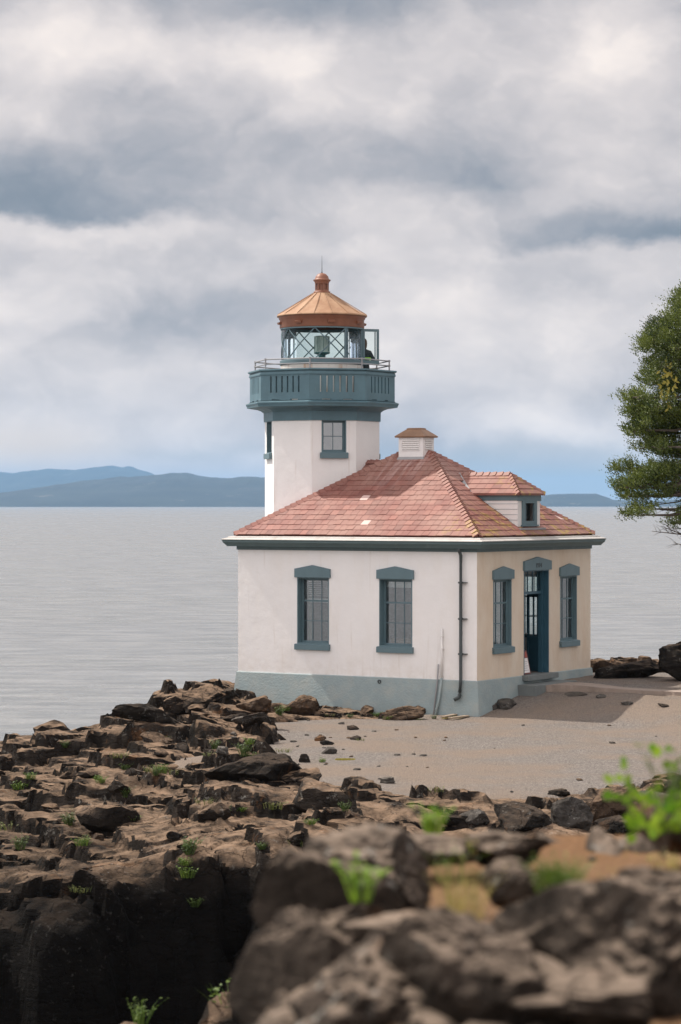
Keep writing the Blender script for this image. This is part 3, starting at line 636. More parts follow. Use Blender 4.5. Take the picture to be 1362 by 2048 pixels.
# windows -------------------------------------------------------------------
def window(parent,loc,rz,w,h,lab,rows=(.34,.33,.33),lint=True,blind=None,recess=.19,sill=True,cols=3,tilt=0):
    """x along the wall, outward is -y, z from the bottom of the opening"""
    b=.028; mb=MB(); hw=w/2
    mb.box(-hw,-hw+b,-.006,recess+.06,0,h); mb.box(hw-b,hw,-.006,recess+.06,0,h); mb.box(-hw+b,hw-b,-.006,recess+.06,h-b,h); mb.box(-hw+b,hw-b,-.006,recess+.06,0,b)
    win=mb.build('window',M['trim'],parent,loc=loc,rz=rz)
    if lab: win['label']=lab
    x0,x1=-hw+b,hw-b; z0,z1=b,h-b; y=recess; mb=MB(); fr=.05
    mb.box(x0,x0+fr,y,y+.04,z0,z1); mb.box(x1-fr,x1,y,y+.04,z0,z1); mb.box(x0+fr,x1-fr,y,y+.04,z0,z0+fr); mb.box(x0+fr,x1-fr,y,y+.04,z1-fr,z1)
    gh=z1-z0-2*fr; z=z1-fr
    for k,r in enumerate(rows[:-1]):
        z-=gh*r; tk=.022 if k==0 and len(rows)>2 else .010
        mb.box(x0+fr,x1-fr,y+.003,y+.035,z-tk,z+tk)
    for c_ in range(1,cols):
        x=x0+fr+(x1-x0-2*fr)*c_/cols; mb.box(x-.009,x+.009,y+.006,y+.032,z0+fr,z1-fr)
    mb.build('sash',M['trim'],win)
    mb=MB(); mb.add([(x0+fr,y+.02,z0+fr),(x1-fr,y+.02,z0+fr),(x1-fr,y+.02,z1-fr),(x0+fr,y+.02,z1-fr)],[(0,1,2,3)]); mb.build('pane',M['glass'],win)
    if sill:
        mb=MB(); e=.045; mb.prism([(-.085,-.155),(-.085,-.01),(recess*.9,.028),(recess*.9,-.001),(.0,-.001),(.0,-.155)],lambda p,a:(a,p[0],p[1]),-hw-e,hw+e)
        mb.build('sill',M['trim'],win,bevel=.006)
    if lint:
        e=.055; mb=MB(); mb.prism([(-hw-e,h-.002),(hw+e,h-.002),(hw+e,h+.225),(0,h+.325),(-hw-e,h+.225)],lambda p,a:(p[0],a,p[1]),-.065,.001)
        mb.build('lintel',M['trim'],win,bevel=.006)
    if blind=='slat':
        mb=MB()
        for k in range(9): zz=z1-.05-.052*k; mb.add([(x0+.03,y+.09,zz),(x1-.03,y+.09,zz),(x1-.03,y+.115,zz+.018),(x0+.03,y+.115,zz+.018)],[(0,1,2,3)])
        mb.box(x0+.03,x1-.03,y+.085,y+.12,z1-.63,z1-.53); mb.build('blind',M['white'],win)
    if blind=='roll':
        mb=MB(); mb.box(x0+.03,x1-.03,y+.08,y+.09,z1-.20,z1-.03); mb.build('blind',M['white'],win)
        mb=MB(); mb.box(x0+.14,x1+.1,y+.12,y+.2,z0+.05,z0+.17); mb.build('ledge_box',M['wood'],win)
    if blind=='cloth':
        mb=MB(); n_=14
        for k in range(n_): a0=.02+.36*k/n_; a1=.02+.36*(k+1)/n_; mb.add([(a0,y+.14+.02*(k%2),z0+.05),(a1,y+.14+.02*((k+1)%2),z0+.05),(a1,y+.14+.02*((k+1)%2),z1-.05),(a0,y+.14+.02*(k%2),z1-.05)],[(0,1,2,3)])
        mb.build('curtain',M['white'],win)
    return win
window(LH,(FW[0],-HV,WZ0),0,.98,WZ1-WZ0,'left front window with a half lowered slatted blind',blind='slat')
window(LH,(FW[1],-HV,WZ0),0,.98,WZ1-WZ0,'right front window with a short roller blind',blind='roll')
window(LH,(HU,RW[0],WZ0),R(90),.98,WZ1-WZ0,'window between the corner and the doorway with a pale curtain',blind='cloth',recess=.10)
window(LH,(HU,RW[1],WZ0),R(90),.98,WZ1-WZ0,'window beyond the doorway',recess=.10)
for u in BW: window(LH,(u,HV,WZ0),R(180),.98,WZ1-WZ0,None)
# doorway
mb=MB(); w_=1.40; hw=w_/2; hD=2.70; dep=.30; b=.03; zb=.92
mb.box(-hw,-hw+b,-.006,dep,0,hD); mb.box(hw-b,hw,-.006,dep,0,hD); mb.box(-hw+b,hw-b,-.006,dep,hD-b,hD)
mb.box(-hw+b,hw-b,.16,.23,2.07,2.14)
for x in (-.42,-.14,.14,.42): mb.box(x-.012,x+.012,.175,.205,2.14,hD-b)
mb.box(-hw+b,-hw+b+.09,.14,.25,0,hD-b); mb.box(hw-b-.09,hw-b,.14,.25,0,hD-b)
dw=mb.build('doorway',M['door'],LH,loc=(HU,DOORV,zb),rz=R(90))
mb=MB(); mb.add([(-hw+.1,.19,2.14),(hw-.1,.19,2.14),(hw-.1,.19,hD-b),(-hw+.1,.19,hD-b)],[(0,1,2,3)]); mb.build('transom_pane',M['lglass'],dw)
e=.05; mb=MB(); mb.prism([(-hw-e,hD-.002),(hw+e,hD-.002),(hw+e,hD+.235),(0,hD+.345),(-hw-e,hD+.235)],lambda p,a:(p[0],a,p[1]),-.07,.001); mb.build('lintel',M['trim'],dw,bevel=.006)
def leaf(rz,x,lab):
    mb=MB(); W=.56; H=2.05; s=x
    X=lambda a:(0 if s<0 else -W)+a
    for (a,b_,c,d) in ((0,.08,0,H),(W-.08,W,0,H),(.08,W-.08,0,.14),(.08,W-.08,H-.1,H),(.08,W-.08,.80,.92)): mb.box(X(a),X(b_),0,.045,c,d)
    mb.box(X(.08),X(W-.08),.012,.033,.14,.80); mb.box(X(W/2-.01),X(W/2+.01),.01,.035,.92,H-.1); mb.box(X(.08),X(W-.08),.01,.035,1.42,1.44)
    o=mb.build('door',M['door'],LH); o['label']=lab
    o.matrix_local=Matrix.Translation((HU,DOORV,zb))@Matrix.Rotation(R(90),4,'Z')@Matrix.Translation((x,.24,.02))@Matrix.Rotation(rz,4,'Z')
    h=MB(); kx=X(W-.05) if s<0 else X(.05)
    h.tube([(kx,-.05,.98),(kx,-.012,.98)],.012,8); h.tube([(kx-.05,-.05,.98),(kx+.05,-.05,.98)],.013,8); h.build('handle',M['lead'],o)
leaf(R(18),-.58,'left door leaf folded inwards'); leaf(R(-118),.58,'right blue door leaf swung inwards')
# date cut in the lintel over the door
fc=bpy.data.curves.new('date','FONT'); fc.body='1914'; fc.size=.17; fc.extrude=.006; fc.align_x='CENTER'; fc.space_character=1.05
dt=bpy.data.objects.new('date',fc); COL.objects.link(dt); fc.materials.append(M['dark'])
bpy.context.view_layer.update(); me=bpy.data.meshes.new_from_object(dt.evaluated_get(bpy.context.evaluated_depsgraph_get())); bpy.data.objects.remove(dt)
d2=link('date_lettering',me,M['dark'],dw); d2.location=(0,-.073,hD+.07); d2.rotation_euler=(R(90),0,0)
# steps
mb=MB(); mb.box(HU-.28,HU+.22,DOORV-.85,DOORV+.85,.78,.918); mb.build('step',M['step'],LH,bevel=.012)
mb=MB(); mb.box(HU+.06,HU+.60,DOORV-1.15,DOORV+1.15,.2,.70); mb.build('step',M['step'],LH,bevel=.012)
# downpipe and conduits on the front wall
def fu(a): return HU-a
mb=MB(); u=fu(.415); y=-HV-.09
mb.tube([(u,-HV-.2,4.235),(u,-HV-.17,4.17),(u,y,4.05),(u,y,3.2),(u,y,.95),(u+.0,y-.05,.62)],.042,12); mb.tube([(u,y-.05,.66),(u,y-.055,.56),(u-.02,y-.06,.50),(u-.13,y-.10,.43)],.05,12)
dp=mb.build('downpipe',M['dark'],LH,smooth=True)
for z in (3.37,2.46,1.58):
    mb=MB(); mb.box(u-.05,u+.15,-HV-.10,-HV-.004,z-.012,z+.012); mb.box(u-.052,u+.052,y-.05,y+.05,z-.02,z+.02); mb.build('bracket',M['dark'],dp)
mb=MB(); u=fu(.99); mb.tube([(u,-HV-.04,2.20),(u,-HV-.04,.93)],.028,10); p1=mb.build('conduit',M['white'],LH,smooth=True)
mb=MB(); mb.box(u-.05,u+.03,-HV-.07,-HV-.003,1.99,2.01); mb.build('clip',M['white'],p1); mb=MB(); mb.box(u-.03,u+.05,-HV-.07,-HV-.003,1.68,1.70); mb.build('clip',M['white'],p1)
mb=MB(); mb.tube([(u,-HV-.05,.95),(u-.03,-HV-.12,.45),(u-.11,-HV-.20,-.05)],.034,10); mb.build('conduit',M['plinth'],LH,smooth=True)
mb=MB(); mb.tube([(u-.10,-HV-.04,1.30),(u-.11,-HV-.07,.9),(u-.17,-HV-.17,-.02)],.019,8); mb.build('conduit',M['lead'],LH,smooth=True)
mb=MB(); u=fu(2.818); mb.lathe([(.05,0),(.05,.03),(.03,.031),(.03,0)],14); o=mb.build('vent_spout',M['dark'],LH); o.matrix_local=Matrix.Translation((u,-HV-.04,.80))@Matrix.Rotation(R(90),4,'X')
# ---------------- tower
TU=-2.99
def octr(ap,z): r=ap/math.cos(R(22.5)); return [(TU+r*math.cos(R(22.5+45*i)),r*math.sin(R(22.5+45*i)),z) for i in range(8)]
AP=1.47
def facepts(i,ap):  # face i normal at 45*i degrees; returns p0,p1 with the outward normal on the right
    r=ap/math.cos(R(22.5)); a0,a1=R(45*i-22.5),R(45*i+22.5)
    return (TU+r*math.cos(a0),r*math.sin(a0)),(TU+r*math.cos(a1),r*math.sin(a1))
sd=2*AP*math.tan(R(22.5))
mb=MB()
for i in range(8):
    ops=[(sd/2-.34,sd/2+.34,6.72,7.60)] if i in (7,5,3,1) else []
    p0,p1=facepts(i,AP); wallface(mb,p0,p1,-.4,7.66,ops,.26)
tw=mb.build('tower',M['tower'],LH)
for i in (7,5,3,1):
    an=R(45*i); c=(TU+AP*math.cos(an),AP*math.sin(an),6.72)
    window(tw,c,an+R(90),.68,.88,None,rows=(.5,.5),lint=False,cols=2,recess=.12)
mb=MB(); mb.loft([octr(1.1,6.2),octr(1.1,6.21)],True,False,True); mb.build('landing',M['floor'],tw)
mb=MB(); mb.loft([octr(AP+.03,7.585),octr(AP+.035,7.83),octr(AP+.06,7.845),octr(AP+.10,7.88),octr(AP+.20,7.92),octr(AP+.30,7.935),octr(1.83,7.945),octr(1.93,7.96),octr(1.94,8.0),octr(1.965,8.05),octr(1.965,8.075),octr(1.90,8.10),octr(1.86,8.115)],True)
mb.loft([octr(AP-.01,7.584),octr(AP+.0301,7.584)]); gal=mb.build('gallery',M['gal'],LH)
mb=MB(); mb.loft([octr(1.90,8.116),octr(1.0,8.13)]); mb.loft([octr(1.5,7.83),octr(.2,7.83)]); mb.build('deck',M['lead'],gal)
# parapet panels with six slots a side
mb=MB(); AO=1.86; TH=.10; s2=2*AO*math.tan(R(22.5))
for i in range(8):
    p0,p1=facepts(i,AO); wd_=.052; gap=.178; c0=s2/2-2.5*gap
    ops=[(c0+gap*k-wd_/2,c0+gap*k+wd_/2,8.33,8.765) for k in range(6)]+[(s2/2-.42,s2/2-.17,8.13,8.15),(s2/2+.17,s2/2+.42,8.13,8.15)]
    wallface(mb,p0,p1,8.118,8.90,ops,TH)
mb.build('parapet',M['gal'],gal)
mb=MB(); mb.loft([octr(AO-.11,8.905),octr(AO-.115,8.965),octr(AO+.05,8.965),octr(AO+.055,8.93),octr(AO+.02,8.905),octr(AO-.11,8.904)]); mb.loft([octr(AO+.002,8.80),octr(AO+.022,8.805),octr(AO+.026,8.84),octr(AO+.004,8.90)]); mb.build('cap_rail',M['gal'],gal)
mb=MB(); RA=1.72
for z in (9.235,9.105):
    q=octr(RA,z)
    for i in range(8): mb.tube([q[i],q[(i+1)%8]],.018,8)
q=octr(RA,0)
for i in range(8): mb.tube([(q[i][0],q[i][1],8.96),(q[i][0],q[i][1],9.26)],.020,8); [mb.tube([(q[i][0],q[i][1],z-.028),(q[i][0],q[i][1],z+.028)],.031,8) for z in (9.235,9.105)]
mb.build('railing',M['lead'],gal,smooth=False)
# ---------------- lantern room
mb=MB(); mb.lathe([(1.13,8.12),(1.13,9.12),(1.10,9.13)],64,(TU,0)); mb.lathe([(1.0,8.12),(1.0,9.2)],48,(TU,0)); lan=mb.build('lantern_room',M['rust'],LH,smooth=False)
autosmooth(lan)
mb=MB(); mb.lathe([(1.10,9.13),(1.155,9.135),(1.155,9.245),(1.12,9.262),(1.0,9.262)],64,(TU,0)); mb.lathe([(1.10,10.10),(1.14,10.10),(1.14,10.17),(1.0,10.17),(1.0,10.10),(1.10,10.10)],64,(TU,0)); autosmooth(mb.build('ring',M['trim'],lan))
GR=1.105; Zb,Zt=9.262,10.10
nd=[R(22.5+45*i) for i in range(8)]     # lattice nodes, in line with the gallery corners
DOORI=7                                  # the panel that is open (camera right)
def gp(a,z,r=GR): return (TU+r*math.cos(a),r*math.sin(a),z)
mb=MB(); gb=MB()
# panel i spans nd[i]..nd[i+1]
for i in range(8):
    a0,a1=nd[i],nd[i]+R(45)
    if i==DOORI: continue
    for (s,e_) in ((a0,a1),(a1,a0)):
        mb.tube([gp(s+(e_-s)*k/10,Zb+(Zt-Zb)*k/10) for k in range(11)],.017,6)
    for k in range(8):
        b0,b1=a0+R(45)*k/8,a0+R(45)*(k+1)/8; gb.add([gp(b0,Zb,GR-.02),gp(b1,Zb,GR-.02),gp(b1,Zt,GR-.02),gp(b0,Zt,GR-.02)],[(0,1,2,3)])
mb.build('lattice',M['trim'],lan); gl_=gb.build('glazing',M['lglass'],lan,smooth=True)
mb=MB()
for a in (nd[DOORI],nd[DOORI]+R(45)):
    mb=MB(); p=gp(a,0); mb.tube([(p[0],p[1],9.14),(p[0],p[1],10.12)],.034,8); mb.build('door_post',M['trim'],lan); mb=MB()
    p=gp(a+R(3.5) if a==nd[DOORI] else a-R(4),0); mb.tube([(p[0],p[1],9.14),(p[0],p[1],10.12)],.022,8); mb.build('door_jamb',M['trim'],lan)
mb=MB()
for k in range(5):
    p=gp(nd[DOORI]+R(1.8),9.3+.18*k); mb.box(p[0]-.035,p[0]+.035,p[1]-.035,p[1]+.035,p[2]-.02,p[2]+.02)
mb.build('hinge',M['trim'],lan)['kind']='stuff'
# copper roof
mb=MB(); mb.lathe([(1.13,10.13),(1.15,10.14),(1.16,10.16),(1.155,10.36),(1.17,10.375),(1.185,10.40),(1.19,10.43),(1.215,10.45)],64,(TU,0))
autosmooth(mb.build('copper_band',M['cop2'],lan),50)
for k in range(8):
    mb=MB(); a=nd[k]+R(22.5); p=gp(a,10.28,1.19); x=R(4.5)
    vs=[gp(a-x,10.23,1.15),gp(a+x,10.23,1.15),gp(a+x,10.23,1.22),gp(a-x,10.23,1.22),gp(a-x,10.31,1.15),gp(a+x,10.31,1.15),gp(a+x,10.285,1.24),gp(a-x,10.285,1.24)]
    mb.add(vs,[(3,2,1,0),(4,5,6,7),(0,1,5,4),(1,2,6,5),(2,3,7,6),(3,0,4,7)])
    mb.build('vent_hood',M['cop2'],lan)
mb=MB(); mb.lathe([(1.17,10.455),(1.25,10.455),(1.255,10.475),(1.235,10.50),(.95,10.655),(.6,10.87),(.25,11.105),(.22,11.12)],16,(TU,0)); o=mb.build('copper_roof',M['cop'],lan)
for sm in range(1):
    ob=MB()
    for k in range(16):
        a=2*math.pi*k/16; ob.tube([gp(a,10.503,1.235),gp(a,11.108,.25)],.009,5)
ob.build('roof_seam',M['cop'],o)
mb=MB(); mb.lathe([(.23,11.10),(.235,11.14),(.215,11.16),(.19,11.17),(.19,11.20)],28,(TU,0)); mb.lathe([(.19,11.36),(.20,11.40),(.205,11.42),(.24,11.45),(.24,11.475),(.20,11.49),(.19,11.51),(.17,11.57),(.11,11.635),(.03,11.66)],28,(TU,0),cap1=True)
fin=mb.build('ventilator',M['cop2'],lan,smooth=False); autosmooth(fin,50)
mb=MB(); mb.lathe([(.15,11.17),(.15,11.37)],20,(TU,0))
for k in range(8): a=2*math.pi*k/8; mb.tube([gp(a,11.18,.175),gp(a,11.37,.175)],.018,6)
mb.build('vent_core',M['cop2'],fin)
mb=MB(); mb.tube([(TU,0,11.64),(TU,0,11.70),(TU,0,12.14)],[.022,.010,.003],8); mb.lathe([(.004,11.70),(.02,11.69),(.02,11.675),(.004,11.665)],10,(TU,0)); mb.build('lightning_rod',M['dark'],fin)
# beacon light
bc=MB(); bc.lathe([(.0,9.945),(.16,9.94),(.215,9.925),(.215,9.915),(.205,9.91),(.205,9.52),(.22,9.51),(.22,9.49)],28,(TU,0)); bea=bc.build('beacon',M['lens'],lan); autosmooth(bea)
mb=MB(); mb.lathe([(.22,9.49),(.215,9.455),(.10,9.42),(.09,9.2),(.12,9.15),(.14,8.3)],20,(TU,0)); 
for k in range(8): a=R(45*k); mb.tube([gp(a,9.5,.212),gp(a,9.92,.212)],.006,5)
mb.build('pedestal',M['teal'],bea)
# open lantern door: hinged at the right-hand post, swung outward
hp=gp(nd[DOORI]+R(45),0,GR+.03)
mb=MB(); DWd=.46
for (a,b_,c,d) in ((0,.05,9.16,10.12),(DWd-.06,DWd,9.16,10.12),(.05,DWd-.06,10.05,10.12),(.05,DWd-.06,9.16,9.26),(DWd-.12,DWd-.10,9.26,10.05)): mb.box(a,b_,-.022,.022,c,d)
ld=mb.build('lantern_door',M['trim'],lan); ang=R(32+18)   # world heading about 18 degrees back from the picture plane
ld.matrix_local=Matrix.Translation((hp[0],hp[1],0))@Matrix.Rotation(ang,4,'Z')
mb=MB(); mb.add([(.05,0,9.26),(DWd-.06,0,9.26),(DWd-.06,0,10.05),(.05,0,10.05)],[(0,1,2,3)]); mb.build('pane',M['lglass'],ld)
mb=MB(); mb.tube([(DWd-.03,-.05,9.6),(DWd-.03,.05,9.6)],.014,6); mb.build('handle',M['lead'],ld)
def lh_world(u,v,z): return Vector((CTR[0]+u*CA+v*SA,CTR[1]-u*SA+v*CA,z))
# ---------------------------------------------------------------- person on the gallery
def skin_person():
    T=lh_world(TU,0,0); px=(728-644)/F*71.2; P=Vector((T.x+1.14,T.y+1.0,8.13))
    root=empty('person',P,0); tag(root,'person in dark jacket with lime band standing on the gallery behind the open lantern door','person')
    V=[(0,0,.93),(0,0,1.10),(0,0,1.30),(0,0,1.43),(0,.01,1.50),(0,.02,1.60),(0,.01,1.70),
       (.10,0,.90),(.11,.02,.50),(.11,-.02,.08),(.11,.10,.04),(-.10,0,.90),(-.11,.02,.50),(-.11,-.02,.08),(-.11,.10,.04),
       (.17,0,1.40),(.30,.05,1.17),(.16,.26,1.42),(.10,.30,1.50),(-.17,0,1.40),(-.27,.06,1.17),(-.12,.26,1.40),(-.07,.30,1.50)]
    E=[(0,1),(1,2),(2,3),(3,4),(4,5),(5,6),(0,7),(7,8),(8,9),(9,10),(0,11),(11,12),(12,13),(13,14),(3,15),(15,16),(16,17),(17,18),(3,19),(19,20),(20,21),(21,22)]
    Rr=[.155,.15,.165,.12,.062,.092,.075,.10,.07,.05,.04,.10,.07,.05,.04,.085,.062,.045,.035,.085,.062,.045,.035]
    me=bpy.data.meshes.new('body'); me.from_pydata(V,E,[]); o=link('body',me,mat_paint('jacket',(.020,.030,.035),.8,.2),root)
    sk=o.modifiers.new('skin','SKIN'); sk.use_smooth_shade=True
    for i,r in enumerate(Rr):
        s=me.skin_vertices[0].data[i]; s.radius=(r*(1.15 if i in(0,1,2) else 1),r*.8 if i in (0,1,2,3) else r); s.use_root=(i==0)
    o.modifiers.new('sub','SUBSURF').levels=2; o.modifiers['sub'].render_levels=2
    hr=MB()
    hr.loft([[(r*math.cos(a)*.098/.098,-.005+r*math.sin(a)*1.05,z) for a in [2*math.pi*k/16 for k in range(16)]] for r,z in ((.09,1.53),(.105,1.60),(.108,1.68),(.10,1.74),(.075,1.79),(.03,1.815))],True,False,True)
    h=hr.build('hair',mat_paint('brown_hair',(.06,.035,.02),.8,.2),root,smooth=True)
    vb=MB(); vb.loft([[(1.30*rr_*math.cos(a),.86*rr_*math.sin(a),z) for a in [2*math.pi*k/20 for k in range(20)]] for rr_,z in ((.166,1.20),(.172,1.205),(.172,1.27),(.166,1.275))])
    vb.build('reflective_band',mat_paint('lime_band',(.22,.50,.03),.5,.05),root,smooth=True)
    vb=MB(); vb.box(-.10,.10,-.168,-.135,1.06,1.18); vb.build('back_patch',mat_paint('pale_patch',(.25,.36,.42),.6,.1),root,bevel=.006)
    cm=MB(); cm.box(-.07,.07,.27,.33,1.54,1.62); cm.tube([(0,.33,1.58),(0,.40,1.58)],.035,12)
    c_=cm.build('camera_gear',M['dark']); c_.name='handheld_camera'; c_.location=P; tag(c_,'small dark camera held up to the face of the person on the gallery','camera')
skin_person()
# sign board leaning inside the doorway
def at_lh(u,v,z): return lh_world(u,v,z)
mb=MB(); mb.box(-.21,.21,-.012,.012,0,.62); p_=lh_world(HU-.06,DOORV-.42,.925)
sg=mb.build('sandwich_board',mat_paint('red_frame',(.13,.03,.025),.5,.1)); sg.location=p_; sg.rotation_euler=(R(-12),0,R(90-32)); tag(sg,'small white notice board in a dark red frame leaning inside the doorway','sign')
mb=MB(); mb.box(-.17,.17,-.016,-.0125,.04,.42); pl=mb.build('notice_sheet',M['white'],sg)
mb=MB(); mb.box(-.17,.17,-.016,-.0125,.44,.58); mb.build('notice_header',mat_paint('brick_red',(.30,.05,.03),.5,.1),sg)
mb=MB()
for k in range(5): mb.box(-.13,.13-.05*(k%2),-.0175,-.0162,.10+.055*k,.112+.055*k)
mb.build('notice_lines',M['lead'],sg)
# ---------------------------------------------------------------- path
def path_mesh():
    ctrl=[(1048,1376,9),(1100,1375,9),(1160,1375.5,8.5),(1205,1378,7),(1245,1381,4.4),(1300,1384.5,4.2),(1370,1388,4.2),(1460,1392,4.2)]
    V=[];Fc=[];mbp=MB(); rows=[]
    xs=np.linspace(ctrl[0][0],ctrl[-1][0],90)
    for x in xs:
        yc=np.interp(x,[c[0] for c in ctrl],[c[1] for c in ctrl]); hw_=np.interp(x,[c[0] for c in ctrl],[c[2] for c in ctrl])
        row=[]
        for s in (-1,1):
            y=yc+s*hw_; Y=68.0
            Ys=np.arange(60,76,.03); zz=CAMZ-(y-1008)/F*Ys; gz=zgrav((x-681)/F*Ys,Ys); Y=float(Ys[np.nonzero(gz>=zz)[0][0]])
            row.append(((x-681)/F*Y,Y))
        rows.append(row)
    for i,r in enumerate(rows):
        (xa,ya),(xb,yb)=r; z=max(float(zgrav(np.array([xa]),np.array([ya]))[0]),float(zgrav(np.array([xb]),np.array([yb]))[0]))+.03
        V+= [(xa,ya,z-.2),(xa,ya,z),(xb,yb,z),(xb,yb,z-.2)]
    n=len(rows)
    for i in range(n-1):
        for k in range(3): a=i*4+k; Fc.append((a,a+1,a+5,a+4))
    me=bpy.data.meshes.new('path'); me.from_pydata(V,[],Fc); me.update(); return tag(link('path',me,M['path']),kind='structure')
path_mesh()
# ---------------------------------------------------------------- boulders
def ico_dirs(sub):
    import bmesh
    bm=bmesh.new(); bmesh.ops.create_icosphere(bm,subdivisions=sub,radius=1); V=np.array([v.co[:] for v in bm.verts]); Fc=[tuple(v.index for v in f.verts) for f in bm.faces]; bm.free(); return V,Fc
ICO={k:ico_dirs(k) for k in (3,4,5,6)}
def rock_mesh(seed,sub=4,planes=16,soft=.0,rough=.05,flat=.0,nf=2.2,fine=1.0):
    V,Fc=ICO[sub]; rs=np.random.RandomState(seed)
    N=rs.normal(size=(planes,3)); N/=np.linalg.norm(N,axis=1)[:,None]; D=rs.uniform(.62,1.0,planes)
    dots=V@N.T; q=np.where(dots>.05,D/np.maximum(dots,.05),9.)
    r=np.minimum(q.min(1),1.25)
    if soft: r=(np.exp(-np.clip(q,0,6)/soft).sum(1)); r=-soft*np.log(r); r=np.minimum(r,1.25)
    nx=fbm(V[:,0]*nf+seed,V[:,1]*nf+V[:,2]*1.7,seed,4)+fbm(V[:,2]*nf*1.3-seed,V[:,0]*nf-V[:,1],seed+9,4)
    nx2=fbm(V[:,0]*nf*4+seed,V[:,1]*nf*4+V[:,2]*5,seed+3,3)+fbm(V[:,2]*nf*4,V[:,0]*nf*3.3-V[:,1]*4,seed+5,3)
    r=r*(1+rough*2.2*nx+rough*.5*nx2*fine); P=V*r[:,None]
    me=bpy.data.meshes.new('boulder'); me.from_pydata(P.tolist(),[],Fc); me.update(); me.shade_smooth()
    try: me.set_sharp_from_angle(angle=R(28))
    except Exception: pass
    return me
def boulder(name,loc,size,rot,me,mat,label,cat='rock',group=None):
    m2=me
    if not m2.materials: m2.materials.append(mat)
    o=bpy.data.objects.new(name,m2); COL.objects.link(o); o.location=loc; o.scale=size; o.rotation_euler=rot
    if o.material_slots and m2.materials[0]!=mat: o.material_slots[0].link='OBJECT'; o.material_slots[0].material=mat
    return tag(o,label,cat,group)
RM=[rock_mesh(100+k,4,14+k%4*3,0,.06) for k in range(8)]
RB=[rock_mesh(200+k,5,18,0,.06) for k in range(6)]
# mid-distance rocks, given by the foot on the ground, the width and the height in metres
def put(px,py,w,h,k,mat,label,group=None,d=None,sink=.3,rz=None,big=False,Y0=40):
    p=hit(px,py,Y0); me=(RB if big else RM)[k%len(RB if big else RM)]
    d=d or w*.8
    o=boulder('boulder' if w>.25 else 'stone',(p.x,p.y+d*.25,p.z+h*(.5-sink)),(w*.55,d*.55,h*.62),(random.uniform(-.2,.2),random.uniform(-.2,.2),rz if rz is not None else random.uniform(0,6.28)),me,mat,label,'rock' if w>.25 else 'stone',group)
    return o
put(1150,1655,.88,.62,0,M['rockg'],'broad grey lichen speckled boulder in the row at the near edge of the gravel',big=True,rz=.4)
put(1045,1652,1.05,.50,1,M['rockd'],'wide dark split boulder left of the grey speckled one at the gravel edge',big=True,rz=1.5)
put(1232,1640,.92,.62,2,M['rockl'],'rounded brown boulder with a smooth back right of the grey speckled one',big=True,rz=.2)
put(1232,1665,.80,.35,3,M['rockd'],'low dark boulder lying in front of the rounded brown one',big=True,rz=2.0)
put(1345,1600,.75,.45,4,M['rockd'],'jagged dark rock at the right edge of the gravel',big=True,rz=.9)
put(1330,1630,.95,.35,5,M['rockg'],'low grey slab under the jagged rock at the right edge',big=True,rz=2.2)
put(905,1650,.55,.22,3,M['rockd'],'small black angular rock left end of the boulder row')
put(955,1648,.50,.26,1,M['rockg'],'small grey angular rock beside the wide dark boulder')
put(1120,1592,.42,.16,2,M['rockd'],'small dark stone lying on the gravel just above the boulder row')
put(1372,1362,1.5,.85,0,M['rockd'],'large mossy dark rock block beyond the path at the right',big=True,rz=.1,d=1.0,sink=.1,Y0=66)
put(1385,1335,1.5,.6,4,M['rockd'],'upper dark flat topped block on the rocks at the right',big=True,rz=.3,d=1,sink=-.3,Y0=69)
put(1255,1356,1.7,.5,2,M['rockd'],'long low dark rock mound between the building and the path',big=True,rz=.1,d=.9,sink=.25,Y0=66)
put(1205,1345,.75,.42,5,M['rockl'],'orange tan rock at the far corner of the building',big=True,Y0=70)
for (x,y,w_,h_) in ((1245,1338,.5,.3),(1275,1340,.6,.28),(1300,1335,.45,.3),(1262,1330,.5,.25),(1290,1326,.6,.22),(1225,1334,.4,.25),(1318,1345,.4,.35)):
    put(x,y,w_,h_,int(x)%8,M['rockl'],'broken tan rock on the sunny shore beyond the building','sunny shore rocks beyond the building',Y0=70)
put(612,1432,.85,.62,1,M['rockl'],'tallest brown rock against the blue plinth',big=True,rz=.6,d=.6,sink=.2,Y0=60)
put(350,1425,.62,.42,3,M['rock'],'upright pointed rock at the seaward end of the shore',big=True,rz=.5,sink=.15,Y0=60)
put(405,1412,1.15,.42,2,M['rock'],'broad rounded rock beside the upright pointed rock',big=True,rz=1.2,sink=.2,Y0=60)
put(285,1452,1.4,.42,4,M['rockd'],'long dark rock reaching out over the water',big=True,rz=.15,d=.6,sink=.15,Y0=58)
put(455,1395,.45,.28,5,M['rockd'],'small black rock next to the left corner of the building',Y0=62)
put(510,1425,.8,.45,0,M['rockl'],'reddish brown rock in front of the left corner of the building',big=True,Y0=60,rz=2)
put(800,1440,.95,.36,5,M['rockl'],'low brown rubble mound under the spout on the plinth',big=True,d=.5,sink=.25,Y0=60,rz=0)
put(505,1450,.6,.25,6,M['rockd'],'flat dark rock casting a shadow at the gravel edge left',Y0=55)
put(478,1447,.42,.16,7,M['rockg'],'pale flat topped stone left of the flat dark rock',Y0=55)
put(445,1516,.36,.20,2,M['rockg'],'pale angular stone on the gravel patch among the left rocks',Y0=50)
put(530,1577,1.6,.62,1,M['rockd'],'biggest dark outcrop block at the left edge of the gravel',big=True,rz=.2,d=1.0,sink=.3,Y0=48)
put(600,1582,.8,.35,3,M['rock'],'brown wedge of rock ending the dark outcrop block',big=True,rz=.3,Y0=48)
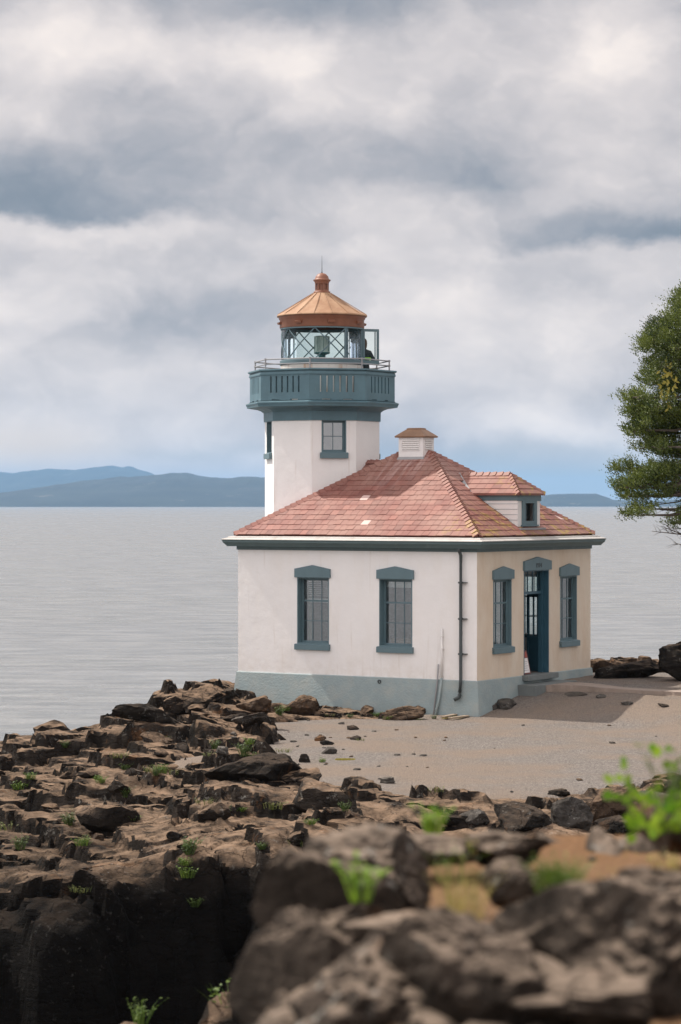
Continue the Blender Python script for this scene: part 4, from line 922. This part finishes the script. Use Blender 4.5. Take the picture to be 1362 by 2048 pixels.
for (x,y,w_,h_,l) in ((640,1400+82,.36,.14,'brown flat stone nearest the tan rubble on the gravel'),(660,1508,.34,.20,'dark pointed stone with a pale slab at its foot'),(608,1525,.26,.22,'dark knobbly stone beside the outcrop'),(704,1460,.30,.13,'dark stone on the gravel below the plinth rocks'),(712,1480,.30,.12,'dark flat stone with a green tuft at its side'),(775,1567,.30,.16,'pale round stone at the near edge of the gravel'),(655,1490,.3,.12,'low dark stone left of the two flat dark stones'),
     (1010,1416,.75,.28,'flat layered rock beside the building corner in its shadow'),(985,1420,.3,.22,'dark stone under the flat layered rock'),(1155,1392,.55,.08,'flat stone slab lying by the edge of the path'),(1202,1396,.38,.07,'rounded flat stone slab right of the other slab'),(1255,1410,.34,.10,'pale lump of stone at the edge of the building shadow'),(1330,1414,.40,.07,'thin dark stone half sunk in the sunny gravel'),(545,1425,.5,.3,'dark brown rock between the reddish rock and the tallest rock'),(690,1415,.6,.3,'tan rock lump under the plinth right of the tallest rock'),(735,1425,.5,.22,'tan low rock lump near the middle of the plinth')):
    put(x,y,w_,h_,int(x+y)%8,M['rockg'] if 'pale' in l or 'slab' in l or 'layered' in l else (M['rockl'] if 'tan' in l or 'brown' in l else M['rockd']),l,Y0=46)
rn=random.Random(15)
FR=[rock_mesh(700+k,3,11+k,0,.05) for k in range(6)]; cnt=0
while cnt<70:
    X_=rn.uniform(-8.5,2.5); Y_=rn.uniform(42.5,66); 
    g_=float(sdf(GRAV,np.array([X_]),np.array([Y_]))[0]); l_=float(sdf(LAND,np.array([X_]),np.array([Y_]))[0])
    if g_>-.1 or l_<.3 or abs(X_/Y_)>.14: continue
    s_=rn.uniform(.10,.30)*(1.7 if rn.random()<.15 else 1); z_=ground(X_,Y_); cnt+=1
    boulder('rock',(X_,Y_,z_+s_*.12),(s_*rn.uniform(.8,1.5),s_*rn.uniform(.7,1.1),s_*rn.uniform(.35,.75)),(rn.uniform(-.35,.2),rn.uniform(-.3,.3),rn.uniform(0,6.28)),FR[cnt%6],rn.choice([M['rock'],M['rockd'],M['rock'],M['rockl']]),'broken angular rock lying on the brown shore ledges','rock','broken rocks on the shore ledges')
rn=random.Random(5)
PB=rock_mesh(400,3,12,0,.04)
for k in range(45):
    a=rn.random()
    if a<.6: x,y=rn.uniform(560,900),rn.uniform(1436,1475)+rn.random()**2*90
    elif a<.8: x,y=rn.uniform(640,1340),rn.uniform(1450,1590)
    else: x,y=rn.uniform(430,620),rn.uniform(1440,1540)
    p=hit(x,y,44); s=rn.uniform(.025,.07)*(1.6 if rn.random()<.15 else 1)
    boulder('pebble',(p.x,p.y,p.z+s*.15),(s,s*.9,s*.55),(0,0,rn.uniform(0,6)),PB,rn.choice([M['rockl'],M['rockg'],M['rockg']]),'loose pebble scattered on the gravel','pebble','loose pebbles on the gravel')
# near, out of focus rocks
RF=[rock_mesh(500+k,6,13,.0,.055,nf=1.9,fine=2.4) for k in range(5)]
def near(cx,cy,Y,w,h,d,k,rz,label,mat='rockf',tilt=(0,0)):
    p=at(cx,cy,Y); s=Y/F
    return boulder('boulder',(p.x,p.y,p.z),(w*s*.56,d*.55,h*s*.58),(tilt[0],tilt[1],rz),RF[k%5],M[mat],label)
near(1265,1950,6.7,400,430,.8,0,.3,'largest near boulder filling the lower right corner')
near(925,2015,6.4,225,290,.45,1,1.2,'dark split boulder in the middle of the near rocks')
near(725,2040,6.5,280,270,.5,2,.4,'near boulder with white lichen blotches at the lower middle',tilt=(0,.2))
near(1030,1780,7.9,115,95,.16,3,.2,'small rounded rock between the green clumps on the sandy soil')
near(745,1765,8.0,230,150,.5,4,.5,'broad near rock shoulder behind the lime seedling',tilt=(0,.25))
near(640,1840,7.6,140,230,.40,1,2.2,'steep near rock on the left edge of the outcrop',tilt=(0,.35))
near(600,1990,7.2,110,260,.35,3,.9,'dark near rock falling away at the left edge of the outcrop',tilt=(0,.2))
CR=[(600,1905,7.3,100,110),(840,1865,7.0,90,60),(690,1860,7.5,110,80),(1085,1985,6.4,120,110),(1300,1880,6.9,160,110),(660,1745,8.2,90,60),(1200,2010,6.2,120,90)]
FC=[rock_mesh(800+k,5,11+k,0,.07,nf=3) for k in range(5)]
for q,(x,y,Y,w_,h_) in enumerate(CR):
    p=at(x,y,Y); s_=Y/F; boulder('rock',(p.x,p.y,p.z),(w_*s_*.6,.16,h_*s_*.62),(.2-.1*(q%5),.15*(q%3)-.1,q*1.3),FC[q%5],M['rockf'],'craggy broken block wedged between the near boulders','rock','craggy blocks in the near outcrop')
near(1345,1815,7.4,150,130,.35,2,1.9,'brown ridged rock at the right side of the near outcrop')
near(1345,1650,9.0,130,80,.3,4,.3,'grey rock on the right crest of the near outcrop')
near(985,1690,8.9,170,60,.3,0,.8,'dark ledge rock on the crest of the near outcrop')
near(860,1700,8.8,170,60,.3,2,2.8,'pale slab at the left of the near crest')
# ---------------------------------------------------------------- vegetation
def blades(mb,n,rad,h,w,rn,lean=.5,leafy=0):
    for _ in range(n):
        a=rn.uniform(0,6.28); r=rad*rn.random()**.6; x,y=r*math.cos(a),r*math.sin(a); hh=h*rn.uniform(.45,1.1); th=rn.uniform(0,6.28)
        dx,dy=math.cos(th)*w/2,math.sin(th)*w/2; lx,ly=x*lean/rad*hh*rn.uniform(.3,1.2)+rn.uniform(-.2,.2)*hh,y*lean/rad*hh*rn.uniform(.3,1.2)+rn.uniform(-.2,.2)*hh
        m=(x+lx*.4,y+ly*.4,hh*.6); t_=(x+lx,y+ly,hh); tn=rn.random()
        mb.add([(x-dx,y-dy,-.02),(x+dx,y+dy,-.02),(m[0]+dx*.8,m[1]+dy*.8,m[2]),(m[0]-dx*.8,m[1]-dy*.8,m[2]),t_],[(0,1,2,3),(3,2,4)],tn)
        for k in range(leafy):
            q=rn.uniform(.3,1); c=Vector((x+lx*q*q,y+ly*q*q,hh*q)); b_=rn.uniform(0,6.28); L=w*rn.uniform(2.5,4.5); dv=Vector((math.cos(b_),math.sin(b_),rn.uniform(-.1,.7))).normalized()*L; sv=dv.cross(Vector((rn.uniform(-.4,.4),rn.uniform(-.4,.4),1))).normalized()*L*.33
            mb.add([c,c+dv*.35+sv,c+dv*.75+sv*.75,c+dv,c+dv*.75-sv*.75,c+dv*.35-sv],[(0,1,2,3,4,5)],rn.random())
def plant_mesh(seed,*a,**k):
    rn=random.Random(seed); mb=MB(); blades(mb,*a,rn,**k); me=bpy.data.meshes.new('plant'); me.from_pydata(mb.v,[],mb.f); at_=me.attributes.new('tone','FLOAT','FACE'); at_.data.foreach_set('value',mb.t); return me
G1=[plant_mesh(k,[60,34,48][k],[.13,.20,.09][k],[.18,.13,.26][k],.012,lean=.8,leafy=[2,1,4][k]) for k in range(3)]
M['grass2']=mat_leaf('weed_green',(.06,.085,.02),(.19,.20,.06),.3,20); M['grass3']=mat_leaf('dark_weed',(.03,.06,.012),(.10,.15,.03),.3,20)
for g_,q_ in zip(G1,('grass','grass2','grass3')): g_.materials.append(M[q_])
TUFTS=[(40,1580,1.5),(20,1660,1.4),(140,1650,1.0),(165,1690,1.1),(150,1625,1.0),(40,1700,1.0),(200,1565,.8),(235,1530,1.2),(250,1540,.8),(320,1545,1.0),(345,1550,1.2),(310,1555,.8),(265,1642,.9),(300,1548,.9),(130,1500,.7),(195,1560,.8),(420,1522,.9),(490,1525,1.1),(510,1520,.9),(565,1505,1.1),(570,1530,.7),(540,1560,.7),(545,1620,1.2),(445,1635,.9),(480,1625,.7),(410,1608,1.0),(375,1710,1.2),(370,1735,.9),(330,1480,.8),(430,1498,.8),(500,1498,.8),(600,1690,1.3),(525,1700,.7),(645,1525,.6),(720,1482,.6),(560,1432,1.3),(755,1432,.9),(870,1590,.8),(690,1625,.7),(620,1650,.7),(385,1690,.9),(250,1600,.8),(60,1560,.9),(160,1800,1.0),(390,1830,.9),(375,1780,1.0)]
for i,(x,y,s) in enumerate(TUFTS):
    p=hit(x,y,39.5); o=bpy.data.objects.new('grass_tuft',G1[i%3]); COL.objects.link(o); o.location=(p.x,p.y,p.z); o.scale=(s*(.7+.3*((i*7)%5)/4),s*.85,s*(.6+.3*((i*3)%4)/3)); o.rotation_euler=(0,0,i*1.7)
    tag(o,'green weed tuft rooted in a crack of the brown shore rocks','grass tuft','weed tufts among the shore rocks')
for i,(x,y,s) in enumerate([(575,1425,.8),(660,1432,.6),(700,1436,.5),(775,1440,.7),(840,1440,.5),(868,1438,.5),(905,1437,.45)]):
    p=hit(x,y,50); o=bpy.data.objects.new('grass_tuft',G1[i%3]); COL.objects.link(o); o.location=p; o.scale=(s,s,s*.8); o.rotation_euler=(0,0,i)
    tag(o,'small weed tuft growing at the foot of the blue plinth','grass tuft','weeds along the plinth foot')
# yellow moss patches
MOSS=[(905,1437,.55,'yellow moss by the two planks at the wall foot'),(690,1520,.42,'yellow moss beside the pale slab on the gravel'),(1010,1441,.2,'tiny yellow moss fleck at the building corner')]
for (x,y,wm,l) in MOSS[:2]:
    rn2=random.Random(int(x)); mb=MB(); blades(mb,260,wm*.5,.035,.02,rn2,lean=.2); p=hit(x,y,44); o=mb.build('moss_patch',M['moss'],loc=(p.x,p.y,p.z)); o.scale=(1,.5,1); tag(o,l,'moss')
# planks at the foot of the wall
for (x0,y0,x1,y1,l) in ((885,1440,912,1431,'left one of two old planks lying at the foot of the wall'),(900,1441,935,1434,'right one of two old planks lying at the foot of the wall')):
    a=hit(x0,y0,50); b_=hit(x1,y1,50); mb=MB(); d=(b_-a); L=max(.5,d.length); mb.box(0,L,-.06,.06,.0,.035); o=mb.build('plank',M['wood'],bevel=.005); o.location=(a.x,a.y,max(a.z,b_.z)+.01); o.rotation_euler=(0,0,math.atan2(d.y,d.x)); tag(o,l,'plank')
# near plants
def nearplant(x,y,Y,me_,mat,label,s=1.0,cat='plant',name='leafy_plant'):
    p=at(x,y,Y); o=bpy.data.objects.new(name,me_); COL.objects.link(o); o.location=p; o.scale=(s,s,s); 
    if not me_.materials: me_.materials.append(mat)
    return tag(o,label,cat)
nearplant(722,1790,7.3,plant_mesh(31,16,.03,.12,.006,lean=1.0,leafy=5),M['lime'],'lime green seedling on the left shoulder of the near rocks',1.0)
nearplant(1115,1800,7.75,plant_mesh(32,300,.05,.13,.0035,lean=.8,leafy=1),M['grass'],'dense round clump of bright grass on the sandy soil',1.0,'grass clump','grass_clump')
nearplant(925,1830,7.2,plant_mesh(33,60,.05,.15,.003,lean=.7,leafy=2),M['drygrass'],'thin yellowing weeds left of the small rounded rock',1.0,'weeds','weeds')
nearplant(900,1750,7.8,plant_mesh(34,14,.05,.09,.004,lean=.9,leafy=3),M['grass'],'sparse green sprigs above the yellowing weeds',1.0,'plant','sprig')
nearplant(865,1668,9.3,plant_mesh(35,40,.03,.10,.005,lean=.8,leafy=4),M['lime'],'lime tuft standing up on the crest of the near rocks',1.0)
nearplant(1340,1745,8.0,plant_mesh(36,20,.05,.06,.004,lean=.9,leafy=3),M['drygrass'],'low yellow green sprigs at the right edge of the sandy soil',1.0,'plant','sprig')
nearplant(950,1700,8.8,plant_mesh(38,14,.03,.05,.003,lean=.9,leafy=2),M['drygrass'],'tiny dry sprigs at the dark crest ledge',1.0,'plant','sprig')
rn4=random.Random(44); mb=MB()
for k in range(520):
    x=rn4.uniform(.05,1.35); y=rn4.uniform(7.2,9.6); a=np.array([x]); b_=np.array([y]); zs=float(zsoil(a,b_)[0]); zn=float(znear(a,b_)[0])
    if zs<zn or zs<3.9 or fbm(a*2.5,b_*2.5,411,2)[0]<-.05: continue
    h_=rn4.uniform(.012,.045); th=rn4.uniform(0,6.28); dx,dy=.0022*math.cos(th),.0022*math.sin(th); lx,ly=rn4.uniform(-.03,.03),rn4.uniform(-.03,.03)
    mb.add([(x-dx,y-dy,zs-.003),(x+dx,y+dy,zs-.003),(x+lx,y+ly,zs+h_)],[(0,1,2)],rn4.random())
o=mb.build('dry_grass',M['drygrass']); tag(o,'thin dry grass blades over the sandy soil pocket','dry grass',kind='stuff')
rn4=random.Random(45)
for k in range(26):
    x=rn4.uniform(.1,1.3); y=rn4.uniform(7.3,9.5); zs=float(zsoil(np.array([x]),np.array([y]))[0]); s_=rn4.uniform(.008,.03)
    boulder('stone',(x,y,zs+s_*.2),(s_,s_*.8,s_*.6),(0,0,k),PB,M['rockf'],'small stone half buried in the sandy soil','stone','small stones in the sandy soil')
def bush():
    rn=random.Random(77); root=empty('bush',at(1330,1700,8.6)); tag(root,'broad leaved green bush reaching up over the right edge of the near rocks','bush')
    st=MB(); lf=MB(); Y=8.6; s=Y/F
    tips=[(1252,1535,3),(1235,1552,1),(1340,1500,2),(1335,1530,3),(1305,1495,1),(1225,1565,2),(1262,1575,3),(1290,1600,5),(1240,1600,2),(1300,1640,8),(1340,1610,8),(1330,1650,9),(1280,1635,6),(1355,1580,4),(1350,1640,8),(1265,1650,4),(1310,1600,5)]
    for (x,y,nn) in tips:
        e=Vector(((x-1330)*s,rn.uniform(-.10,.10),(1700-y)*s)); mid=e*.5+Vector((rn.uniform(-.02,.02),0,-.0)); st.tube([(0,0,-.03),mid,e],[.0028,.002,.001],5)
        for k in range(nn):
            c=e+Vector((rn.gauss(0,.022),rn.gauss(0,.03),rn.gauss(0,.022))) if k else e; L=rn.uniform(.026,.045); th=rn.uniform(0,6.28)
            dv=Vector((math.cos(th),rn.uniform(-.6,.6),math.sin(th)*.8)).normalized()*L; sv=dv.cross(Vector((rn.uniform(-.5,.5),1,rn.uniform(-.5,.5)))).normalized()*L*.42
            lf.add([c-dv*.5,c-dv*.2+sv,c+dv*.2+sv,c+dv*.5,c+dv*.2-sv,c-dv*.2-sv],[(0,1,2,3,4,5)],rn.random())
    st.build('stem',M['bark'],root); lf.build('foliage',M['lime'],root)
bush()
nearplant(1365,1590,8.4,plant_mesh(37,20,.10,.16,.006,lean=.6,leafy=7),M['grass'],'darker leafy plant behind the bush at the right edge',1.0)
def marshplant(x,y,Y,l,s,seed):
    p=at(x,y,Y); mb=MB(); blades(mb,40,.09,.32,.012,random.Random(seed),lean=.8,leafy=3); o=mb.build('grass_tuft',M['grass'],loc=p); o.scale=(s,s,s); tag(o,l,'grass tuft')
marshplant(462,2045,21.4,'tall grass tuft at the foot of the cove rocks',1.0,3); marshplant(282,2046,21.2,'short grass tuft at the bottom edge left',.6,4)
# ---------------------------------------------------------------- conifer
def conifer():
    rn=random.Random(12); Y=66.0; s=Y/F; tx=1432
    bx=(tx-681)*s; zb_=ground(min(bx,12.5),Y); root=empty('conifer_tree',(bx,Y,zb_)); tag(root,'dark green windswept conifer leaning in at the right edge','tree')
    L=lambda x,y,dy=0:Vector(((x-tx)*s,dy,(1008-y)*s+CAMZ-zb_))
    tr=MB(); tr.tube([(0,0,-.3),L(1436,1200),L(1425,1000),L(1430,800),L(1420,600),L(1425,420)],[.34,.30,.26,.20,.12,.04],10); tr.build('trunk',M['bark'],root,smooth=True)
    lb=MB(); lf=MB()
    CL=[(1366,605,24,28),(1350,640,34,32),(1325,665,34,26),(1300,690,26,22),(1345,700,40,30),(1315,730,32,26),(1300,765,22,18),(1350,770,34,34),(1255,798,22,14),(1270,830,34,24),(1300,820,34,26),(1262,862,24,16),(1310,865,40,26),(1345,840,34,34),(1290,895,26,14),(1340,900,34,24),
        (1388,585,20,24),(1245,935,18,10),(1275,940,26,15),(1232,975,18,10),(1262,968,30,15),(1300,960,34,20),(1335,950,34,20),(1290,990,30,9),(1250,992,14,6),(1355,985,24,18),(1262,1030,18,7),(1285,1018,16,7),(1350,1045,14,8),(1380,700,44,60),(1385,820,44,60),(1385,930,40,50),(1380,1020,28,24),(1415,530,26,34),(1440,620,50,60),(1450,760,60,70),(1450,900,60,60)]
    for (x,y,rx,ry) in CL:
        for rep in range(2 if x<1375 else 1):
            dy=rn.uniform(-1.3,1.3); c=L(x,y,dy); b0=L(1425,y-18 if y>600 else y+40,0)
            pts=[b0,(b0+c)*.5+Vector((0,0,-.12)),c]; lb.tube(pts,[.06,.035,.012],6)
            nsub=max(3,int(rx*ry/50*(1 if x<1375 else .5)))
            for _s in range(nsub):
                th=rn.uniform(0,6.28); rr=rn.random()**.45; cc=c+Vector((math.cos(th)*rr*rx*s*.80+.12,rn.gauss(0,.45),math.sin(th)*rr*ry*s*.86)); sr=rn.uniform(.10,.22); st_=rn.gauss(.5,.2)
                if rn.random()<.5: lb.tube([c,(c+cc)*.5+Vector((0,0,-.04)),cc],[.014,.010,.005],4)
                hd=Vector((cc.x-c.x-.35,rn.uniform(-.3,.3),abs(cc.z-c.z)*.5+.18)).normalized()
                for _ in range(int(sr*sr*700)+4):
                    q=cc+Vector((rn.gauss(0,1),rn.gauss(0,1),rn.gauss(0,.62)))*sr*.62
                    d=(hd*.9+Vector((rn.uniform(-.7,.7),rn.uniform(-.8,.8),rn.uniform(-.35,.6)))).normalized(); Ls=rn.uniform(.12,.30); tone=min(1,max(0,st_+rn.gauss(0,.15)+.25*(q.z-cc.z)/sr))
                    for k in range(7):
                        f=k/6; o_=q+d*Ls*f; e=(d*.7+Vector((rn.uniform(-1,1),rn.uniform(-1,1),rn.uniform(-.6,1)))).normalized()*.062*(1.15-f*.5); w=e.cross(Vector((rn.uniform(-1,1),rn.uniform(-1,1),rn.uniform(-1,1)))).normalized()*.015
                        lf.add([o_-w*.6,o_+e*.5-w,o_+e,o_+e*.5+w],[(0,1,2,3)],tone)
    # bare twigs low on the right
    for (x0,y0,x1,y1) in ((1425,1060,1300,1062),(1425,1075,1320,1052),(1425,1040,1340,1058),(1425,1090,1342,1085),(1425,1010,1322,1020),(1420,980,1298,1012),(1400,960,1330,995),(1400,900,1325,930),(1400,850,1335,880)):
        a=L(x0,y0,rn.uniform(-.5,.5)); b_=L(x1,y1,rn.uniform(-.5,.5)); m_=(a+b_)*.5+Vector((0,0,-.10)); lb.tube([a,m_,b_],[.035,.018,.006],5)
        for k in range(14):
            f=rn.uniform(.3,1); c=a.lerp(b_,f)+Vector((0,0,-.1*(1-abs(2*f-1)))); e=c+Vector((rn.uniform(-.35,.1),rn.uniform(-.2,.2),rn.uniform(-.12,.25))); lb.tube([c,(c+e)*.5+Vector((0,0,.02)),e],[.007,.005,.002],4)
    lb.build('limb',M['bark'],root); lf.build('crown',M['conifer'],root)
    vn=MB()
    for _ in range(60):
        c=L(1325+rn.gauss(0,9),775+rn.gauss(0,24),-1.2+rn.uniform(-.3,.3)); th=rn.uniform(0,6.28); dv=Vector((math.cos(th),rn.uniform(-.4,.4),math.sin(th))).normalized()*.07; sv=dv.cross(Vector((0,1,.2))).normalized()*.03; vn.add([c-dv,c+sv,c+dv,c-sv],[(0,1,2,3)],rn.random())
    o=vn.build('climbing_vine',M['moss']); o.location=root.location; tag(o,'yellow green leafy vine hanging in the conifer crown','vine')
conifer()
# ---------------------------------------------------------------- haze
def haze():
    mb=MB(); mb.box(-16000,16000,-400,32000,-16,330); m=bpy.data.materials.new('haze_air'); m.use_nodes=True; t=NT(m.node_tree); t.n.remove(t.n['Principled BSDF'])
    v=t.node('ShaderNodeVolumePrincipled'); v.inputs['Color'].default_value=(.29,.55,.88,1); v.inputs['Density'].default_value=(.000036); v.inputs['Anisotropy'].default_value=.2
    t.l.new(v.outputs[0],t.n['Material Output'].inputs['Volume'])
    o=mb.build('haze',m); o['kind']='stuff'; return o
haze()
